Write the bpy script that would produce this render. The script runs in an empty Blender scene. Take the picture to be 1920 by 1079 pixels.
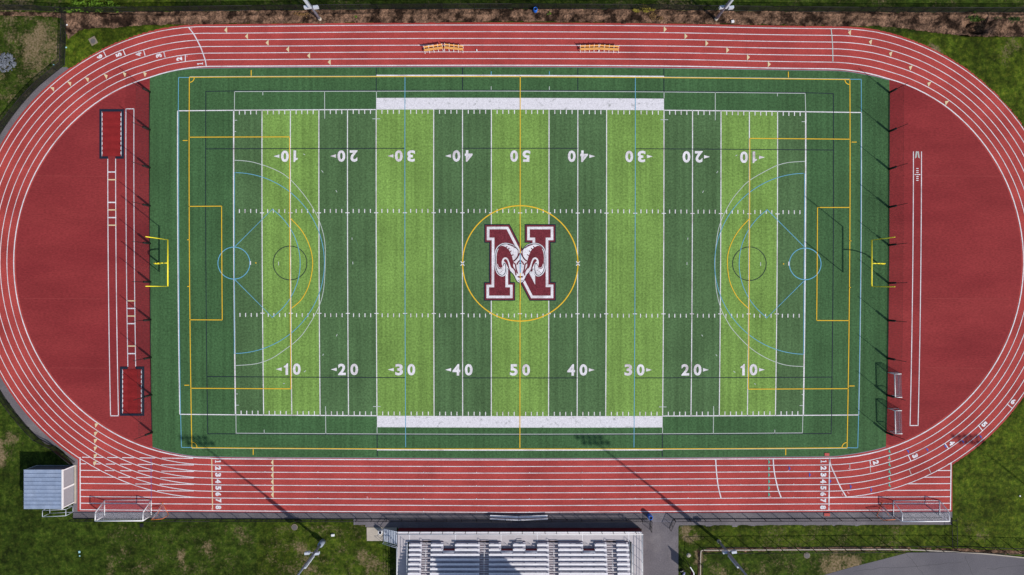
import bpy, bmesh, math, random
import numpy as np
from mathutils import Vector, Matrix
from mathutils.geometry import tessellate_polygon
random.seed(7); rng = np.random.RandomState(7)
scn = bpy.context.scene
col = scn.collection
# ------------------------------------------------------------------ camera, sky, sun, exposure
S = 0.085            # metres on the ground for one image pixel
H = 105.0            # height of the drone
cam_d = bpy.data.cameras.new('camera'); cam = bpy.data.objects.new('camera', cam_d); col.objects.link(cam)
cam.location = (0, 0, H); cam.rotation_euler = (0, 0, 0)
cam_d.sensor_width = 36; cam_d.lens = 36 * H / (1920 * S); cam_d.clip_end = 6000; cam_d.clip_start = 1
scn.camera = cam
SUN_EL = math.radians(38.5); SX, SY = 0.781, -0.625
w = bpy.data.worlds.new('World'); scn.world = w; w.use_nodes = True
nt = w.node_tree; bg = nt.nodes['Background']
sky = nt.nodes.new('ShaderNodeTexSky'); sky.sky_type = 'NISHITA'; sky.sun_disc = False
sky.sun_elevation = SUN_EL; sky.sun_rotation = math.atan2(SX, SY)
nt.links.new(sky.outputs[0], bg.inputs[0]); bg.inputs[1].default_value = 0.10
sl = bpy.data.lights.new('sun', 'SUN'); sl.energy = 3.9; sl.angle = math.radians(0.9); sl.color = (1.0, 0.93, 0.84)
so = bpy.data.objects.new('sun', sl); col.objects.link(so)
so.rotation_euler = Vector((-SX*math.cos(SUN_EL), -SY*math.cos(SUN_EL), -math.sin(SUN_EL))).to_track_quat('-Z', 'Y').to_euler()
so.location = (60, -50, 60)
scn.view_settings.view_transform = 'Standard'; scn.view_settings.look = 'None'
scn.view_settings.exposure = 0.0; scn.view_settings.gamma = 1.0
scn.render.engine = 'CYCLES'

# ------------------------------------------------------------------ image pixels and field coordinates
HP = (10.797418, 7.84953e-3, 15.162858, 1.74763e-2, -10.793744, -45.791248, 2.1016e-5, -1.69108e-4, 2.837e-8)
def F(X, Y):                       # yards on the football field -> image pixels, lens distortion included
    a, b, c, d, e, f, g, h, k = HP
    q = 1 + g*X + h*Y
    u = (a*X + b*Y + c)/q; v = (d*X + e*Y + f)/q
    s = 1 - k*(u*u + v*v)
    return 960 + u*s, 540 + v*s
def Finv(px, py):
    X = (px-975)/10.8; Y = -(py-494)/10.8
    for _ in range(6):
        x, y = F(X, Y); X += (px-x)/10.7; Y -= (py-y)/10.7
    return X, Y
def W(px, py, z=0.0):              # image pixels -> metres, keeping lens distortion; z is the point's height
    k = S*(H-z)/H
    return ((px-960)*k, (539.5-py)*k, z)
def W2(p): return ((p[0]-960)*S, (539.5-p[1])*S)
def seg(a, b, n=16):
    A = Finv(*a); B = Finv(*b)
    return [F(A[0]+(B[0]-A[0])*i/n, A[1]+(B[1]-A[1])*i/n) for i in range(n+1)]
def yd(A, B, n=16): return [F(A[0]+(B[0]-A[0])*i/n, A[1]+(B[1]-A[1])*i/n) for i in range(n+1)]
def spline(pts, n=8, closed=False):
    P = [np.array(p, float) for p in pts]; out = []
    N = len(P)
    g = (lambda i: P[i % N]) if closed else (lambda i: P[max(0, min(N-1, i))])
    for i in range(N if closed else N-1):
        p0, p1, p2, p3 = g(i-1), g(i), g(i+1), g(i+2)
        for j in range(n):
            t = j/n
            out.append(tuple(0.5*((2*p1)+(-p0+p2)*t+(2*p0-5*p1+4*p2-p3)*t*t+(-p0+3*p1-3*p2+p3)*t**3)))
    if not closed: out.append(tuple(P[-1]))
    return out
def circ(c, r, a0=0, a1=360, n=64):
    return [(c[0]+r*math.cos(math.radians(a0+(a1-a0)*i/n)), c[1]-r*math.sin(math.radians(a0+(a1-a0)*i/n))) for i in range(n+1)]

# ------------------------------------------------------------------ materials
def mat(name, c, rough=.8, var=.12, scale=3, fine=0, fscale=40, bump=0, bscale=30, metal=0, c2=None, detail=4, c2pos=(.45, .6), spec=.3, stretch=None):
    m = bpy.data.materials.new(name); m.use_nodes = True
    t = m.node_tree; N = t.nodes; L = t.links; b = N['Principled BSDF']
    b.inputs['Roughness'].default_value = rough; b.inputs['Metallic'].default_value = metal
    b.inputs['Specular IOR Level'].default_value = spec
    tc = N.new('ShaderNodeTexCoord'); co = tc.outputs['Object']
    if stretch: mp_ = N.new('ShaderNodeMapping'); mp_.inputs['Scale'].default_value = stretch; L.new(co, mp_.inputs[0]); co = mp_.outputs[0]
    def noise(sc, d=4):
        n = N.new('ShaderNodeTexNoise'); n.inputs['Scale'].default_value = sc; n.inputs['Detail'].default_value = d
        n.inputs['Roughness'].default_value = .62; L.new(co, n.inputs['Vector']); return n
    def ramp(src, lo, hi, a=.3, bb=.7):
        r = N.new('ShaderNodeMapRange'); r.inputs[1].default_value = a; r.inputs[2].default_value = bb
        r.inputs[3].default_value = lo; r.inputs[4].default_value = hi; L.new(src, r.inputs[0]); return r
    rgb = N.new('ShaderNodeRGB'); rgb.outputs[0].default_value = (*c, 1); cur = rgb.outputs[0]
    if c2:
        n = noise(scale*.6, 6); r = ramp(n.outputs[0], 0, 1, *c2pos)
        mx = N.new('ShaderNodeMix'); mx.data_type = 'RGBA'; L.new(r.outputs[0], mx.inputs[0]); L.new(cur, mx.inputs[6]); mx.inputs[7].default_value = (*c2, 1); cur = mx.outputs[2]
    def mult(cur, sc, amt, d=4, a=.3, bb=.7):
        n = noise(sc, d); r = ramp(n.outputs[0], 1-amt, 1+amt, a, bb)
        vm = N.new('ShaderNodeVectorMath'); vm.operation = 'SCALE'; L.new(cur, vm.inputs[0]); L.new(r.outputs[0], vm.inputs['Scale']); return vm.outputs[0]
    if var: cur = mult(cur, scale, var, detail)
    if fine: cur = mult(cur, fscale, fine, 2)
    L.new(cur, b.inputs['Base Color'])
    if bump:
        n = noise(bscale, 3); bp = N.new('ShaderNodeBump'); bp.inputs['Strength'].default_value = bump; bp.inputs['Distance'].default_value = .05
        L.new(n.outputs[0], bp.inputs['Height']); L.new(bp.outputs[0], b.inputs['Normal'])
    return m
def turf_mat(name, c, amt=.16):
    m = mat(name, c, .85, .16, .12, .28, 3.4, .5, 7, spec=.15)
    t = m.node_tree; N = t.nodes; L = t.links; b = N['Principled BSDF']
    src = b.inputs['Base Color'].links[0].from_socket
    tc = N.new('ShaderNodeTexCoord'); mp = N.new('ShaderNodeMapping'); mp.inputs['Scale'].default_value = (1.7, .035, 1); L.new(tc.outputs['Object'], mp.inputs[0])
    n = N.new('ShaderNodeTexNoise'); n.inputs['Scale'].default_value = 1.0; n.inputs['Detail'].default_value = 3; L.new(mp.outputs[0], n.inputs['Vector'])
    r = N.new('ShaderNodeMapRange'); r.inputs[1].default_value = .3; r.inputs[2].default_value = .7; r.inputs[3].default_value = 1-amt; r.inputs[4].default_value = 1+amt; L.new(n.outputs[0], r.inputs[0])
    vm = N.new('ShaderNodeVectorMath'); vm.operation = 'SCALE'; L.new(src, vm.inputs[0]); L.new(r.outputs[0], vm.inputs['Scale'])
    n2 = N.new('ShaderNodeTexNoise'); n2.inputs['Scale'].default_value = .55; n2.inputs['Detail'].default_value = 7; n2.inputs['Roughness'].default_value = .75; L.new(tc.outputs['Object'], n2.inputs['Vector'])
    r2 = N.new('ShaderNodeMapRange'); r2.inputs[1].default_value = .60; r2.inputs[2].default_value = .72; r2.inputs[3].default_value = 1; r2.inputs[4].default_value = .72; L.new(n2.outputs[0], r2.inputs[0])
    v2 = N.new('ShaderNodeVectorMath'); v2.operation = 'SCALE'; L.new(vm.outputs[0], v2.inputs[0]); L.new(r2.outputs[0], v2.inputs['Scale'])
    L.new(v2.outputs[0], b.inputs['Base Color'])
    return m
def net_mat(name, c, cell, wire, rough=.6):      # woven mesh: a diamond lattice with open holes, UV in metres
    m = bpy.data.materials.new(name); m.use_nodes = True; t = m.node_tree; N = t.nodes; L = t.links; b = N['Principled BSDF']
    b.inputs['Base Color'].default_value = (*c, 1); b.inputs['Roughness'].default_value = rough
    uv = N.new('ShaderNodeUVMap'); sp = N.new('ShaderNodeSeparateXYZ'); L.new(uv.outputs[0], sp.inputs[0])
    outs = []
    for op in ('ADD', 'SUBTRACT'):
        a = N.new('ShaderNodeMath'); a.operation = op; L.new(sp.outputs[0], a.inputs[0]); L.new(sp.outputs[1], a.inputs[1])
        d = N.new('ShaderNodeMath'); d.operation = 'DIVIDE'; L.new(a.outputs[0], d.inputs[0]); d.inputs[1].default_value = cell
        f = N.new('ShaderNodeMath'); f.operation = 'FRACT'; L.new(d.outputs[0], f.inputs[0])
        l = N.new('ShaderNodeMath'); l.operation = 'LESS_THAN'; L.new(f.outputs[0], l.inputs[0]); l.inputs[1].default_value = wire
        outs.append(l)
    mx = N.new('ShaderNodeMath'); mx.operation = 'MAXIMUM'; L.new(outs[0].outputs[0], mx.inputs[0]); L.new(outs[1].outputs[0], mx.inputs[1])
    L.new(mx.outputs[0], b.inputs['Alpha'])
    return m
M = {}
M['track'] = mat('track_rubber', (.41, .064, .058), .9, .13, .22, .2, 5, .25, 14, c2=(.31, .046, .044), c2pos=(.44, .74), spec=.12)
M['dzone'] = mat('event_rubber', (.225, .028, .032), .9, .10, .16, .2, 5, .2, 14, c2=(.305, .044, .045), c2pos=(.38, .74), stretch=(.45, 1.3, 1), spec=.12)
M['runway'] = mat('pit_cover', (.25, .020, .022), .85, .12, .6, .1, 8, spec=.12)
M['turf_dark'] = turf_mat('turf_dark_green', (.078, .152, .062))
M['turf_lime'] = turf_mat('turf_lime_green', (.180, .315, .072))
M['turf_apron'] = turf_mat('turf_apron_green', (.054, .128, .050), .16)
M['white'] = mat('white_paint', (.76, .75, .80), .8, .10, .5, .22, 7, c2=(.52, .46, .50), c2pos=(.50, .72), spec=.15)
M['worn'] = mat('worn_white_turf', (.72, .71, .77), .85, .05, 2.2, .16, 5, c2=(.36, .37, .38), c2pos=(.56, .72), spec=.1)
M['thin'] = mat('thin_white_paint', (.50, .56, .54), .8, .1, 1)
M['yellow'] = mat('yellow_turf_line', (.82, .52, .03), .8, .08, 1)
M['blue'] = mat('blue_turf_line', (.14, .40, .58), .8, .08, 1)
M['navy'] = mat('navy_turf_line', (.010, .016, .035), .8, .08, 1)
M['cream'] = mat('cream_track_mark', (.72, .58, .36), .8, .06, 1)
M['teal'] = mat('teal_track_mark', (.09, .40, .30), .8, .06, 1)
M['bluemark'] = mat('blue_track_mark', (.06, .10, .42), .8, .06, 1)
M['pink'] = mat('pink_track_mark', (.62, .22, .24), .8, .06, 1)
M['maroon'] = mat('maroon_turf', (.165, .028, .040), .85, .15, .7, .3, 5, .3, 9, spec=.15)
M['asphalt'] = mat('asphalt', (.150, .138, .155), .9, .12, .35, .26, 7, .3, 15, c2=(.23, .21, .22), c2pos=(.5, .75), spec=.2)
M['lot'] = mat('parking_asphalt', (.125, .120, .140), .9, .08, .15, .16, 7, .3, 15, c2=(.16, .152, .17), c2pos=(.45, .7), spec=.2)
M['kerb'] = mat('kerb_concrete', (.22, .22, .28), .8, .1, 1)
M['concrete'] = mat('pale_concrete', (.46, .41, .35), .85, .1, 1.2, .1, 8)
M['seam'] = mat('rubber_seam', (.33, .055, .052), .9, .1, 1)
M['crack'] = mat('sealed_crack', (.07, .07, .08), .8, .2, 1)
M['orange_mat'] = mat('red_mat', (.50, .10, .09), .8, .25, 9)
M['surround'] = mat('weathered_concrete', (.24, .20, .15), .9, .2, 3)
M['alu'] = mat('brushed_aluminium', (.84, .84, .89), .45, .07, .9, .08, 5, spec=.4)
M['deck'] = mat('aluminium_deck', (.50, .47, .50), .6, .08, .8)
M['foot'] = mat('footboard_aluminium', (.46, .45, .53), .6, .12, .8, .15, 4)
M['steel'] = mat('galvanised_steel', (.30, .33, .40), .5, .12, 1.5)
M['steel_lt'] = mat('pale_steel', (.55, .60, .70), .45, .06, 2)
M['whitep'] = mat('white_enamel', (.82, .83, .86), .35, .03, 2, spec=.5)
M['fascia'] = mat('maroon_fascia', (.12, .008, .015), .6, .1, 1)
M['nosing'] = mat('maroon_nosing', (.17, .09, .12), .6, .1, 1)
M['black'] = mat('black_vinyl', (.012, .012, .014), .6, .1, 2)
M['pad'] = mat('black_pad', (.012, .010, .010), .7, .1, 2)
M['pole'] = mat('grey_pole', (.27, .31, .40), .5, .12, 1.2)
M['goalpost'] = mat('goalpost_yellow', (.90, .78, .03), .4, .04, 2, spec=.5)
M['orange'] = mat('orange_steel', (.80, .22, .05), .5, .1, 3)
M['wood'] = mat('orange_wood', (.80, .40, .12), .6, .12, 3)
M['roof'] = mat('blue_grey_metal_roof', (.26, .33, .47), .5, .12, .8, .08, 4, c2=(.30, .37, .51))
M['wall'] = mat('dark_siding', (.10, .11, .14), .7, .1, 2)
M['door'] = mat('grey_roller_door', (.30, .30, .34), .6, .06, 3)
M['barrel'] = mat('blue_plastic', (.01, .14, .62), .4, .06, 3, spec=.5)
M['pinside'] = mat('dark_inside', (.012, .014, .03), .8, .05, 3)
M['mulch'] = mat('brown_mulch', (.175, .105, .070), .95, .65, .8, .65, 5, 1, 9, c2=(.026, .015, .010), detail=9, c2pos=(.46, .58), spec=.1)
M['rock'] = mat('grey_rock', (.13, .145, .175), .8, .6, 3.5, spec=.3)
M['leaf'] = mat('bright_leaf', (.10, .20, .012), .7, .3, 2)
M['leaf2'] = mat('yellow_weed', (.26, .22, .03), .7, .3, 2)
M['bark'] = mat('bark', (.08, .05, .03), .9, .2, 3)
M['iron'] = mat('cast_iron', (.13, .12, .12), .7, .15, 4)
M['redbag'] = mat('navy_white_cloth', (.30, .30, .55), .7, .6, 8, c2=(.75, .75, .8), c2pos=(.48, .5))
M['cyan'] = mat('pale_cyan_plastic', (.35, .62, .66), .5, .1, 4)
M['bnet'] = net_mat('black_chainlink', (.010, .010, .012), .075, .14); M['bnet3'] = net_mat('light_chainlink', (.010, .010, .012), .075, .055); M['bnet2'] = net_mat('dense_chainlink', (.008, .008, .009), .075, .34)
M['snet'] = net_mat('white_goal_net', (.62, .63, .72), .12, .10)
M['dnet'] = net_mat('black_ball_net', (.03, .02, .03), .09, .085)
M['gnet'] = net_mat('grey_goal_net', (.20, .16, .22), .12, .17)

# ------------------------------------------------------------------ object helpers
def tag(o, label=None, cat=None, group=None, kind=None):
    for k, v in (('label', label), ('category', cat), ('group', group), ('kind', kind)):
        if v: o[k] = v
    return o
def link(name, me, m, parent=None):
    o = bpy.data.objects.new(name, me); col.objects.link(o)
    if m and not me.materials: me.materials.append(m)
    if parent is not None: o.parent = parent
    return o
def empty(name, loc=(0, 0, 0), rz=0):
    o = bpy.data.objects.new(name, None); col.objects.link(o); o.location = loc; o.rotation_euler = (0, 0, rz); o.empty_display_size = .3
    return o
def bm_obj(name, bm, m, parent=None, smooth=False):
    me = bpy.data.meshes.new(name); bmesh.ops.recalc_face_normals(bm, faces=bm.faces); bm.to_mesh(me); bm.free()
    if smooth:
        for p in me.polygons: p.use_smooth = True
    return link(name, me, m, parent)
def poly_bm(bm, pts, z):           # flat polygon from metre coordinates
    pts = [p for i, p in enumerate(pts) if (p[0]-pts[i-1][0])**2+(p[1]-pts[i-1][1])**2 > 1e-10]
    vs = [bm.verts.new((p[0], p[1], z)) for p in pts]
    for t in tessellate_polygon([[Vector((p[0], p[1], 0)) for p in pts]]):
        a, b, c = [vs[i] for i in t]
        k = (b.co.x-a.co.x)*(c.co.y-a.co.y)-(c.co.x-a.co.x)*(b.co.y-a.co.y)
        if abs(k) < 1e-12: continue
        try: bm.faces.new((a, b, c) if k > 0 else (a, c, b))
        except ValueError: pass
def flat(name, polys, z, m, parent=None, kind=None):
    bm = bmesh.new()
    for p in polys: poly_bm(bm, [W2(q) for q in p], z)
    me = bpy.data.meshes.new(name); bm.to_mesh(me); bm.free()
    o = link(name, me, m, parent)
    if kind: o['kind'] = kind
    return o
def strip_bm(bm, pts, width, z, closed=False):
    P = [Vector((*W2(p), z)) for p in pts]
    if closed and (P[0]-P[-1]).length < 1e-4: P.pop()
    n = len(P); L = []; R = []
    for i in range(n):
        if closed: a, b = P[i-1], P[(i+1) % n]
        else: a, b = P[max(0, i-1)], P[min(n-1, i+1)]
        d1 = (P[i]-a); d2 = (b-P[i])
        if d1.length < 1e-6: d1 = d2
        if d2.length < 1e-6: d2 = d1
        d1 = d1.normalized(); d2 = d2.normalized(); t = (d1+d2).normalized()
        k = 1/max(.35, t.dot(d1)); nr = Vector((-t.y, t.x, 0))*width/2*k
        L.append(bm.verts.new(P[i]+nr)); R.append(bm.verts.new(P[i]-nr))
    for i in range(n if closed else n-1):
        j = (i+1) % n; bm.faces.new((R[i], R[j], L[j], L[i]))
def lines(name, plist, width, z, m, parent, closed=False):
    bm = bmesh.new()
    for p in plist:
        wd = width
        if isinstance(p, tuple) and isinstance(p[0], list): p, wd = p
        strip_bm(bm, p, wd, z, closed)
    me = bpy.data.meshes.new(name); bm.to_mesh(me); bm.free()
    return link(name, me, m, parent)
def box(bm, x0, x1, y0, y1, z0, z1):
    v = [bm.verts.new(c) for c in ((x0,y0,z0),(x1,y0,z0),(x1,y1,z0),(x0,y1,z0),(x0,y0,z1),(x1,y0,z1),(x1,y1,z1),(x0,y1,z1))]
    for f in ((0,3,2,1),(4,5,6,7),(0,1,5,4),(1,2,6,5),(2,3,7,6),(3,0,4,7)): bm.faces.new([v[i] for i in f])
def obox(bm, c, d, lx, ly, z0, z1):    # box with its x axis along direction d (2D)
    d = Vector((d[0], d[1], 0)).normalized(); e = Vector((-d.y, d.x, 0)); c = Vector((c[0], c[1], 0))
    v = []
    for z in (z0, z1):
        for sx, sy in ((-1,-1),(1,-1),(1,1),(-1,1)): v.append(bm.verts.new(c+d*sx*lx/2+e*sy*ly/2+Vector((0,0,z))))
    for f in ((0,3,2,1),(4,5,6,7),(0,1,5,4),(1,2,6,5),(2,3,7,6),(3,0,4,7)): bm.faces.new([v[i] for i in f])
def tube(bm, a, b, r, r2=None, n=8, caps=True):
    a = Vector(a); b = Vector(b); r2 = r if r2 is None else r2
    d = (b-a).normalized(); u = d.orthogonal().normalized(); v = d.cross(u)
    A = [bm.verts.new(a+(u*math.cos(t)+v*math.sin(t))*r) for t in [2*math.pi*i/n for i in range(n)]]
    B = [bm.verts.new(b+(u*math.cos(t)+v*math.sin(t))*r2) for t in [2*math.pi*i/n for i in range(n)]]
    for i in range(n): bm.faces.new((A[i], A[(i+1) % n], B[(i+1) % n], B[i]))
    if caps: bm.faces.new(A[::-1]); bm.faces.new(B)
def tubes(name, pl, r, m, parent, n=8):
    bm = bmesh.new()
    for p in pl:
        for a, b in zip(p, p[1:]): tube(bm, a, b, r, n=n)
    return bm_obj(name, bm, m, parent, smooth=True)
def panel(name, quads, m, parent):     # netting: quads of 3D points, UV in metres
    bm = bmesh.new(); uvl = bm.loops.layers.uv.new('UVMap'); u0 = 0
    for q in quads:
        q = [Vector(p) for p in q]; vs = [bm.verts.new(p) for p in q]; f = bm.faces.new(vs)
        ax = (q[1]-q[0]); l = ax.length; ax = ax.normalized(); nrm = f.normal if f.normal.length else None
        f.normal_update(); up = f.normal.cross(ax)
        for lp, p in zip(f.loops, q): lp[uvl].uv = (u0+(p-q[0]).dot(ax), (p-q[0]).dot(up))
        u0 += l
    me = bpy.data.meshes.new(name); bm.to_mesh(me); bm.free()
    return link(name, me, m, parent)
def copy_tree(o, parent=None):
    c = o.copy(); col.objects.link(c)
    if parent is not None: c.parent = parent
    for ch in list(o.children): copy_tree(ch, c)
    return c

# ------------------------------------------------------------------ value noise (numpy)
def vnoise(x, y, sc, seed=0):
    x = x/sc; y = y/sc; xi = np.floor(x).astype(np.int64); yi = np.floor(y).astype(np.int64); fx = x-xi; fy = y-yi
    fx = fx*fx*(3-2*fx); fy = fy*fy*(3-2*fy)
    def h(a, b):
        n = (a*374761393 + b*668265263 + seed*1442695041) & 0xffffffff
        n = ((n ^ (n >> 13))*1274126177) & 0xffffffff
        return ((n ^ (n >> 16)) & 0xffff)/65535.0
    return (h(xi,yi)*(1-fx)+h(xi+1,yi)*fx)*(1-fy)+(h(xi,yi+1)*(1-fx)+h(xi+1,yi+1)*fx)*fy
def fbm(x, y, sc, o=4, seed=0):
    a = 0; k = 0; am = 1
    for i in range(o): a = a+am*vnoise(x, y, sc/2**i, seed+i); k += am; am *= .55
    return a/k

# ------------------------------------------------------------------ track geometry
CL = (393, 492); CR = (1552, 492)
def track_line(i):                 # closed line, in image pixels, of lane boundary i (0 inside .. 6 outside)
    f = i/6.0; r = 367+12.45*i
    top_in = [(393,125),(480,124.5),(720,123.4),(960,123),(1240,124.3),(1440,128),(1552,129.5)]
    top_out = [(393,50.6),(480,50),(720,47.8),(960,47.5),(1240,49.2),(1440,53),(1552,54.3)]
    bi = [(1552,859.5),(1440,860.5),(960,862.7),(480,861),(393,859.7)]; bo = [(1552,933.5),(1440,934),(960,936.8),(480,934.6),(393,933.6)]
    def mix(a, b): return [(p[0], p[1]*(1-f)+q[1]*f) for p, q in zip(a, b)]
    pts = spline(mix(top_in, top_out), 5)[:-1]
    ri = ([90,82,72,66,60,53,40,0,-60,-90], [-4.5,-5,-5,-3,-1.7,-.3,0,0,0,.5]); ro = ([90,85,78,70,60,45,30,0,-40,-90],[-4,-3,-1,-.6,0,1.5,2,1,-.5,0])
    for k in range(61):
        a = 90-3*k
        d = np.interp(a, ri[0][::-1], ri[1][::-1])*(1-f)+np.interp(a, ro[0][::-1], ro[1][::-1])*f
        pts.append((CR[0]+(r+d)*math.cos(math.radians(a)), CR[1]-(r+d)*math.sin(math.radians(a))))
    pts += spline(mix(bi, bo), 5)[1:-1]
    li = ([90,100,108,118,135,180,270],[0,-1.5,-3,-.5,0,0,.3]); lo = ([90,105,120,140,160,200,240,270],[0,1.5,2,3,3,1,-1,0])
    for k in range(61):
        a = 270-3*k
        d = np.interp(a, li[0], li[1])*(1-f)+np.interp(a, lo[0], lo[1])*f
        pts.append((CL[0]+(r+d)*math.cos(math.radians(a)), CL[1]-(r+d)*math.sin(math.radians(a))))
    return pts
TLs = [track_line(i) for i in range(7)]
outer = track_line(6.38)
def arc_pts(i, a0, a1, c, n=40):
    r = 367+12.45*i
    return [(c[0]+r*math.cos(math.radians(a0+(a1-a0)*k/n)), c[1]-r*math.sin(math.radians(a0+(a1-a0)*k/n))) for k in range(n+1)]

# ------------------------------------------------------------------ ground: one sheet to the horizon
mulch_top = [(-30,22),(125,25),(250,23),(480,20.5),(700,18),(960,17),(1200,18.5),(1440,22),(1600,23),(1780,24),(1960,24)]
mulch_bot = [(-30,30),(60,32),(118,34),(128,76),(150,60),(175,54),(215,53),(260,50),(330,46.5),(400,46),(960,42),(1240,44.5),(1440,48),(1560,50),(1640,50),(1700,55),(1760,64),(1800,68),(1850,71),(1960,68)]
def yline(pts, x): return np.interp(x, [p[0] for p in pts], [p[1] for p in pts])
def inside_hard(px, py):           # image pixels covered by hard surfaces
    dl = np.hypot(px-CL[0], py-CL[1]); dr = np.hypot(px-CR[0], py-CR[1])
    t = (px > CL[0]) & (px < CR[0]) & (py > 43+0*px) & (py < 963)
    t |= (px <= CL[0]) & (dl < 460) & ((py > 125) | (dl < 447)); t |= (px >= CR[0]) & (dr < 446)
    t |= (px > 145.5) & (px < 1785.5) & (py > 860) & (py < 972)
    t |= (px > 663) & (px < 1785.5) & (py > 900) & (py < 985.5)
    t |= (px > 133) & (px < 150) & (py > 868) & (py < 973)
    t |= (px > 744) & (px < 1210) & (py > 980) & (py < 992)
    t |= (px > 686) & (px < 746) & (py > 985) & (py < 1014.5)
    t |= (px > 1198) & (px < 1272) & (py > 960) & (py < 1300)
    return t
dry = [(60,75,50,.75),(20,200,60,.4),(5,850,38,.75),(330,1045,24,.75),(385,1030,18,.8),(440,995,50,.4),(560,1035,45,.55),(600,1060,30,.5),(705,1055,42,.7),(230,1030,22,.5),
       (1300,995,18,.8),(1298,1045,14,.9),(1350,1062,50,.45),(1410,1070,60,.35),(1590,1072,45,.85),(1500,1018,40,.3),(1830,1000,30,.5),(1755,98,18,.6),(1810,972,16,.5),(1890,95,40,.35),(1660,8,90,.35),(640,3,60,.4),(1250,3,60,.4)]
def make_ground():
    fx = np.arange(-84, 84.01, .24); fy = np.arange(-49, 49.01, .24)
    far = np.array([90, 100, 120, 160, 240, 400, 800, 1600, 3000.])
    xs = np.concatenate([-far[::-1], fx, far]); ys = np.concatenate([-far[::-1]+0, fy, far])
    X, Y = np.meshgrid(xs, ys); px = X/S+960; py = 539.5-Y/S
    Z = .02+.13*(fbm(X, Y, .9, 3, 3)-.35)+.05*(vnoise(X, Y, 6, 9)-.5)
    hard = inside_hard(px, py) | ((py > 900) & (py > lot_edge(px)-1))
    mul = (py > yline(mulch_top, px)) & (py < yline(mulch_bot, px))
    Z = np.where(hard | mul, -.03, np.maximum(Z, -.02)); Z = np.where(mul & (px > 1800) & (px < 1925) & (py > 40) & (py < 66), -1.4, Z)
    edge = (np.abs(X) > 84) | (np.abs(Y) > 49); Z = np.where(edge, 0, Z)
    D = np.zeros_like(X)
    wx = px+60*(fbm(X, Y, 3.0, 4, 51)-.5); wy = py+60*(fbm(X, Y, 3.0, 4, 61)-.5)
    for a, b, r, s in dry: D = np.maximum(D, s*np.exp(-(((wx-a)/r)**2+((wy-b)/r)**2)))
    D = np.where((px < 118) & (py < 300), np.maximum(D, .38), D); D = np.where((py > 985) & (px > 200) & (px < 745), np.maximum(D, .30), D); D = np.where((py > 985) & (px > 1272) & (px < 1700), np.maximum(D, .24), D); D = np.where((py < 20), np.maximum(D, .26), D)
    D = D*(.05+1.6*fbm(X, Y, 1.6, 5, 21))+.30*(fbm(X, Y, 7, 5, 33)-.42)
    ny, nx = X.shape; n = nx*ny
    co = np.stack([X, Y, Z], -1).reshape(-1, 3).astype(np.float32)
    idx = np.arange(n).reshape(ny, nx); q = np.stack([idx[:-1,:-1], idx[:-1,1:], idx[1:,1:], idx[1:,:-1]], -1).reshape(-1)
    me = bpy.data.meshes.new('ground'); me.vertices.add(n); me.vertices.foreach_set('co', co.ravel())
    me.loops.add(len(q)); me.loops.foreach_set('vertex_index', q.astype(np.int32)); nf = len(q)//4
    me.polygons.add(nf); me.polygons.foreach_set('loop_start', np.arange(0, len(q), 4, dtype=np.int32)); me.polygons.foreach_set('loop_total', np.full(nf, 4, np.int32))
    me.update(); at = me.attributes.new('dry', 'FLOAT', 'POINT'); at.data.foreach_set('value', np.clip(D, 0, 1).ravel().astype(np.float32))
    Lu = np.clip((px-1560)/250, 0, 1)*(py > 60)+((py > 984) & (px > 1272) & (py < 1024))*.8+((px > 124) & (px < 330) & (py < 130))*.9+((py > 975) & (px > 480) & (px < 760))*.5
    Lu = np.clip(Lu, 0, 1)*(.35+1.1*fbm(X, Y, 5, 4, 71))
    a3 = me.attributes.new('lush', 'FLOAT', 'POINT'); a3.data.foreach_set('value', np.clip(Lu, 0, 1).ravel().astype(np.float32))
    me.polygons.foreach_set('use_smooth', np.ones(nf, bool)); me.validate()
    m = bpy.data.materials.new('rough_grass'); m.use_nodes = True; t = m.node_tree; N = t.nodes; L = t.links; b = N['Principled BSDF']
    b.inputs['Roughness'].default_value = .9; b.inputs['Specular IOR Level'].default_value = .1
    tc = N.new('ShaderNodeTexCoord')
    def nz(sc, d, ro=.65):
        k = N.new('ShaderNodeTexNoise'); k.inputs['Scale'].default_value = sc; k.inputs['Detail'].default_value = d; k.inputs['Roughness'].default_value = ro; L.new(tc.outputs['Object'], k.inputs['Vector']); return k.outputs[0]
    cr = N.new('ShaderNodeValToRGB'); e = cr.color_ramp; e.elements[0].position = .32; e.elements[0].color = (.009, .018, .002, 1); e.elements[1].position = .72; e.elements[1].color = (.11, .13, .020, 1)
    k = e.elements.new(.5); k.color = (.030, .056, .005, 1); L.new(nz(1.7, 9, .85), cr.inputs[0])
    n2 = nz(.12, 4); r2 = N.new('ShaderNodeMapRange'); r2.inputs[1].default_value = .35; r2.inputs[2].default_value = .65; r2.inputs[3].default_value = .62; r2.inputs[4].default_value = 1.25; L.new(n2, r2.inputs[0])
    sc = N.new('ShaderNodeVectorMath'); sc.operation = 'SCALE'; L.new(cr.outputs[0], sc.inputs[0]); L.new(r2.outputs[0], sc.inputs['Scale'])
    r4 = N.new('ShaderNodeMapRange'); r4.inputs[1].default_value = .36; r4.inputs[2].default_value = .64; r4.inputs[3].default_value = .5; r4.inputs[4].default_value = 1.45; L.new(nz(.75, 4, .7), r4.inputs[0])
    s4 = N.new('ShaderNodeVectorMath'); s4.operation = 'SCALE'; L.new(sc.outputs[0], s4.inputs[0]); L.new(r4.outputs[0], s4.inputs['Scale']); sc = s4
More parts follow.
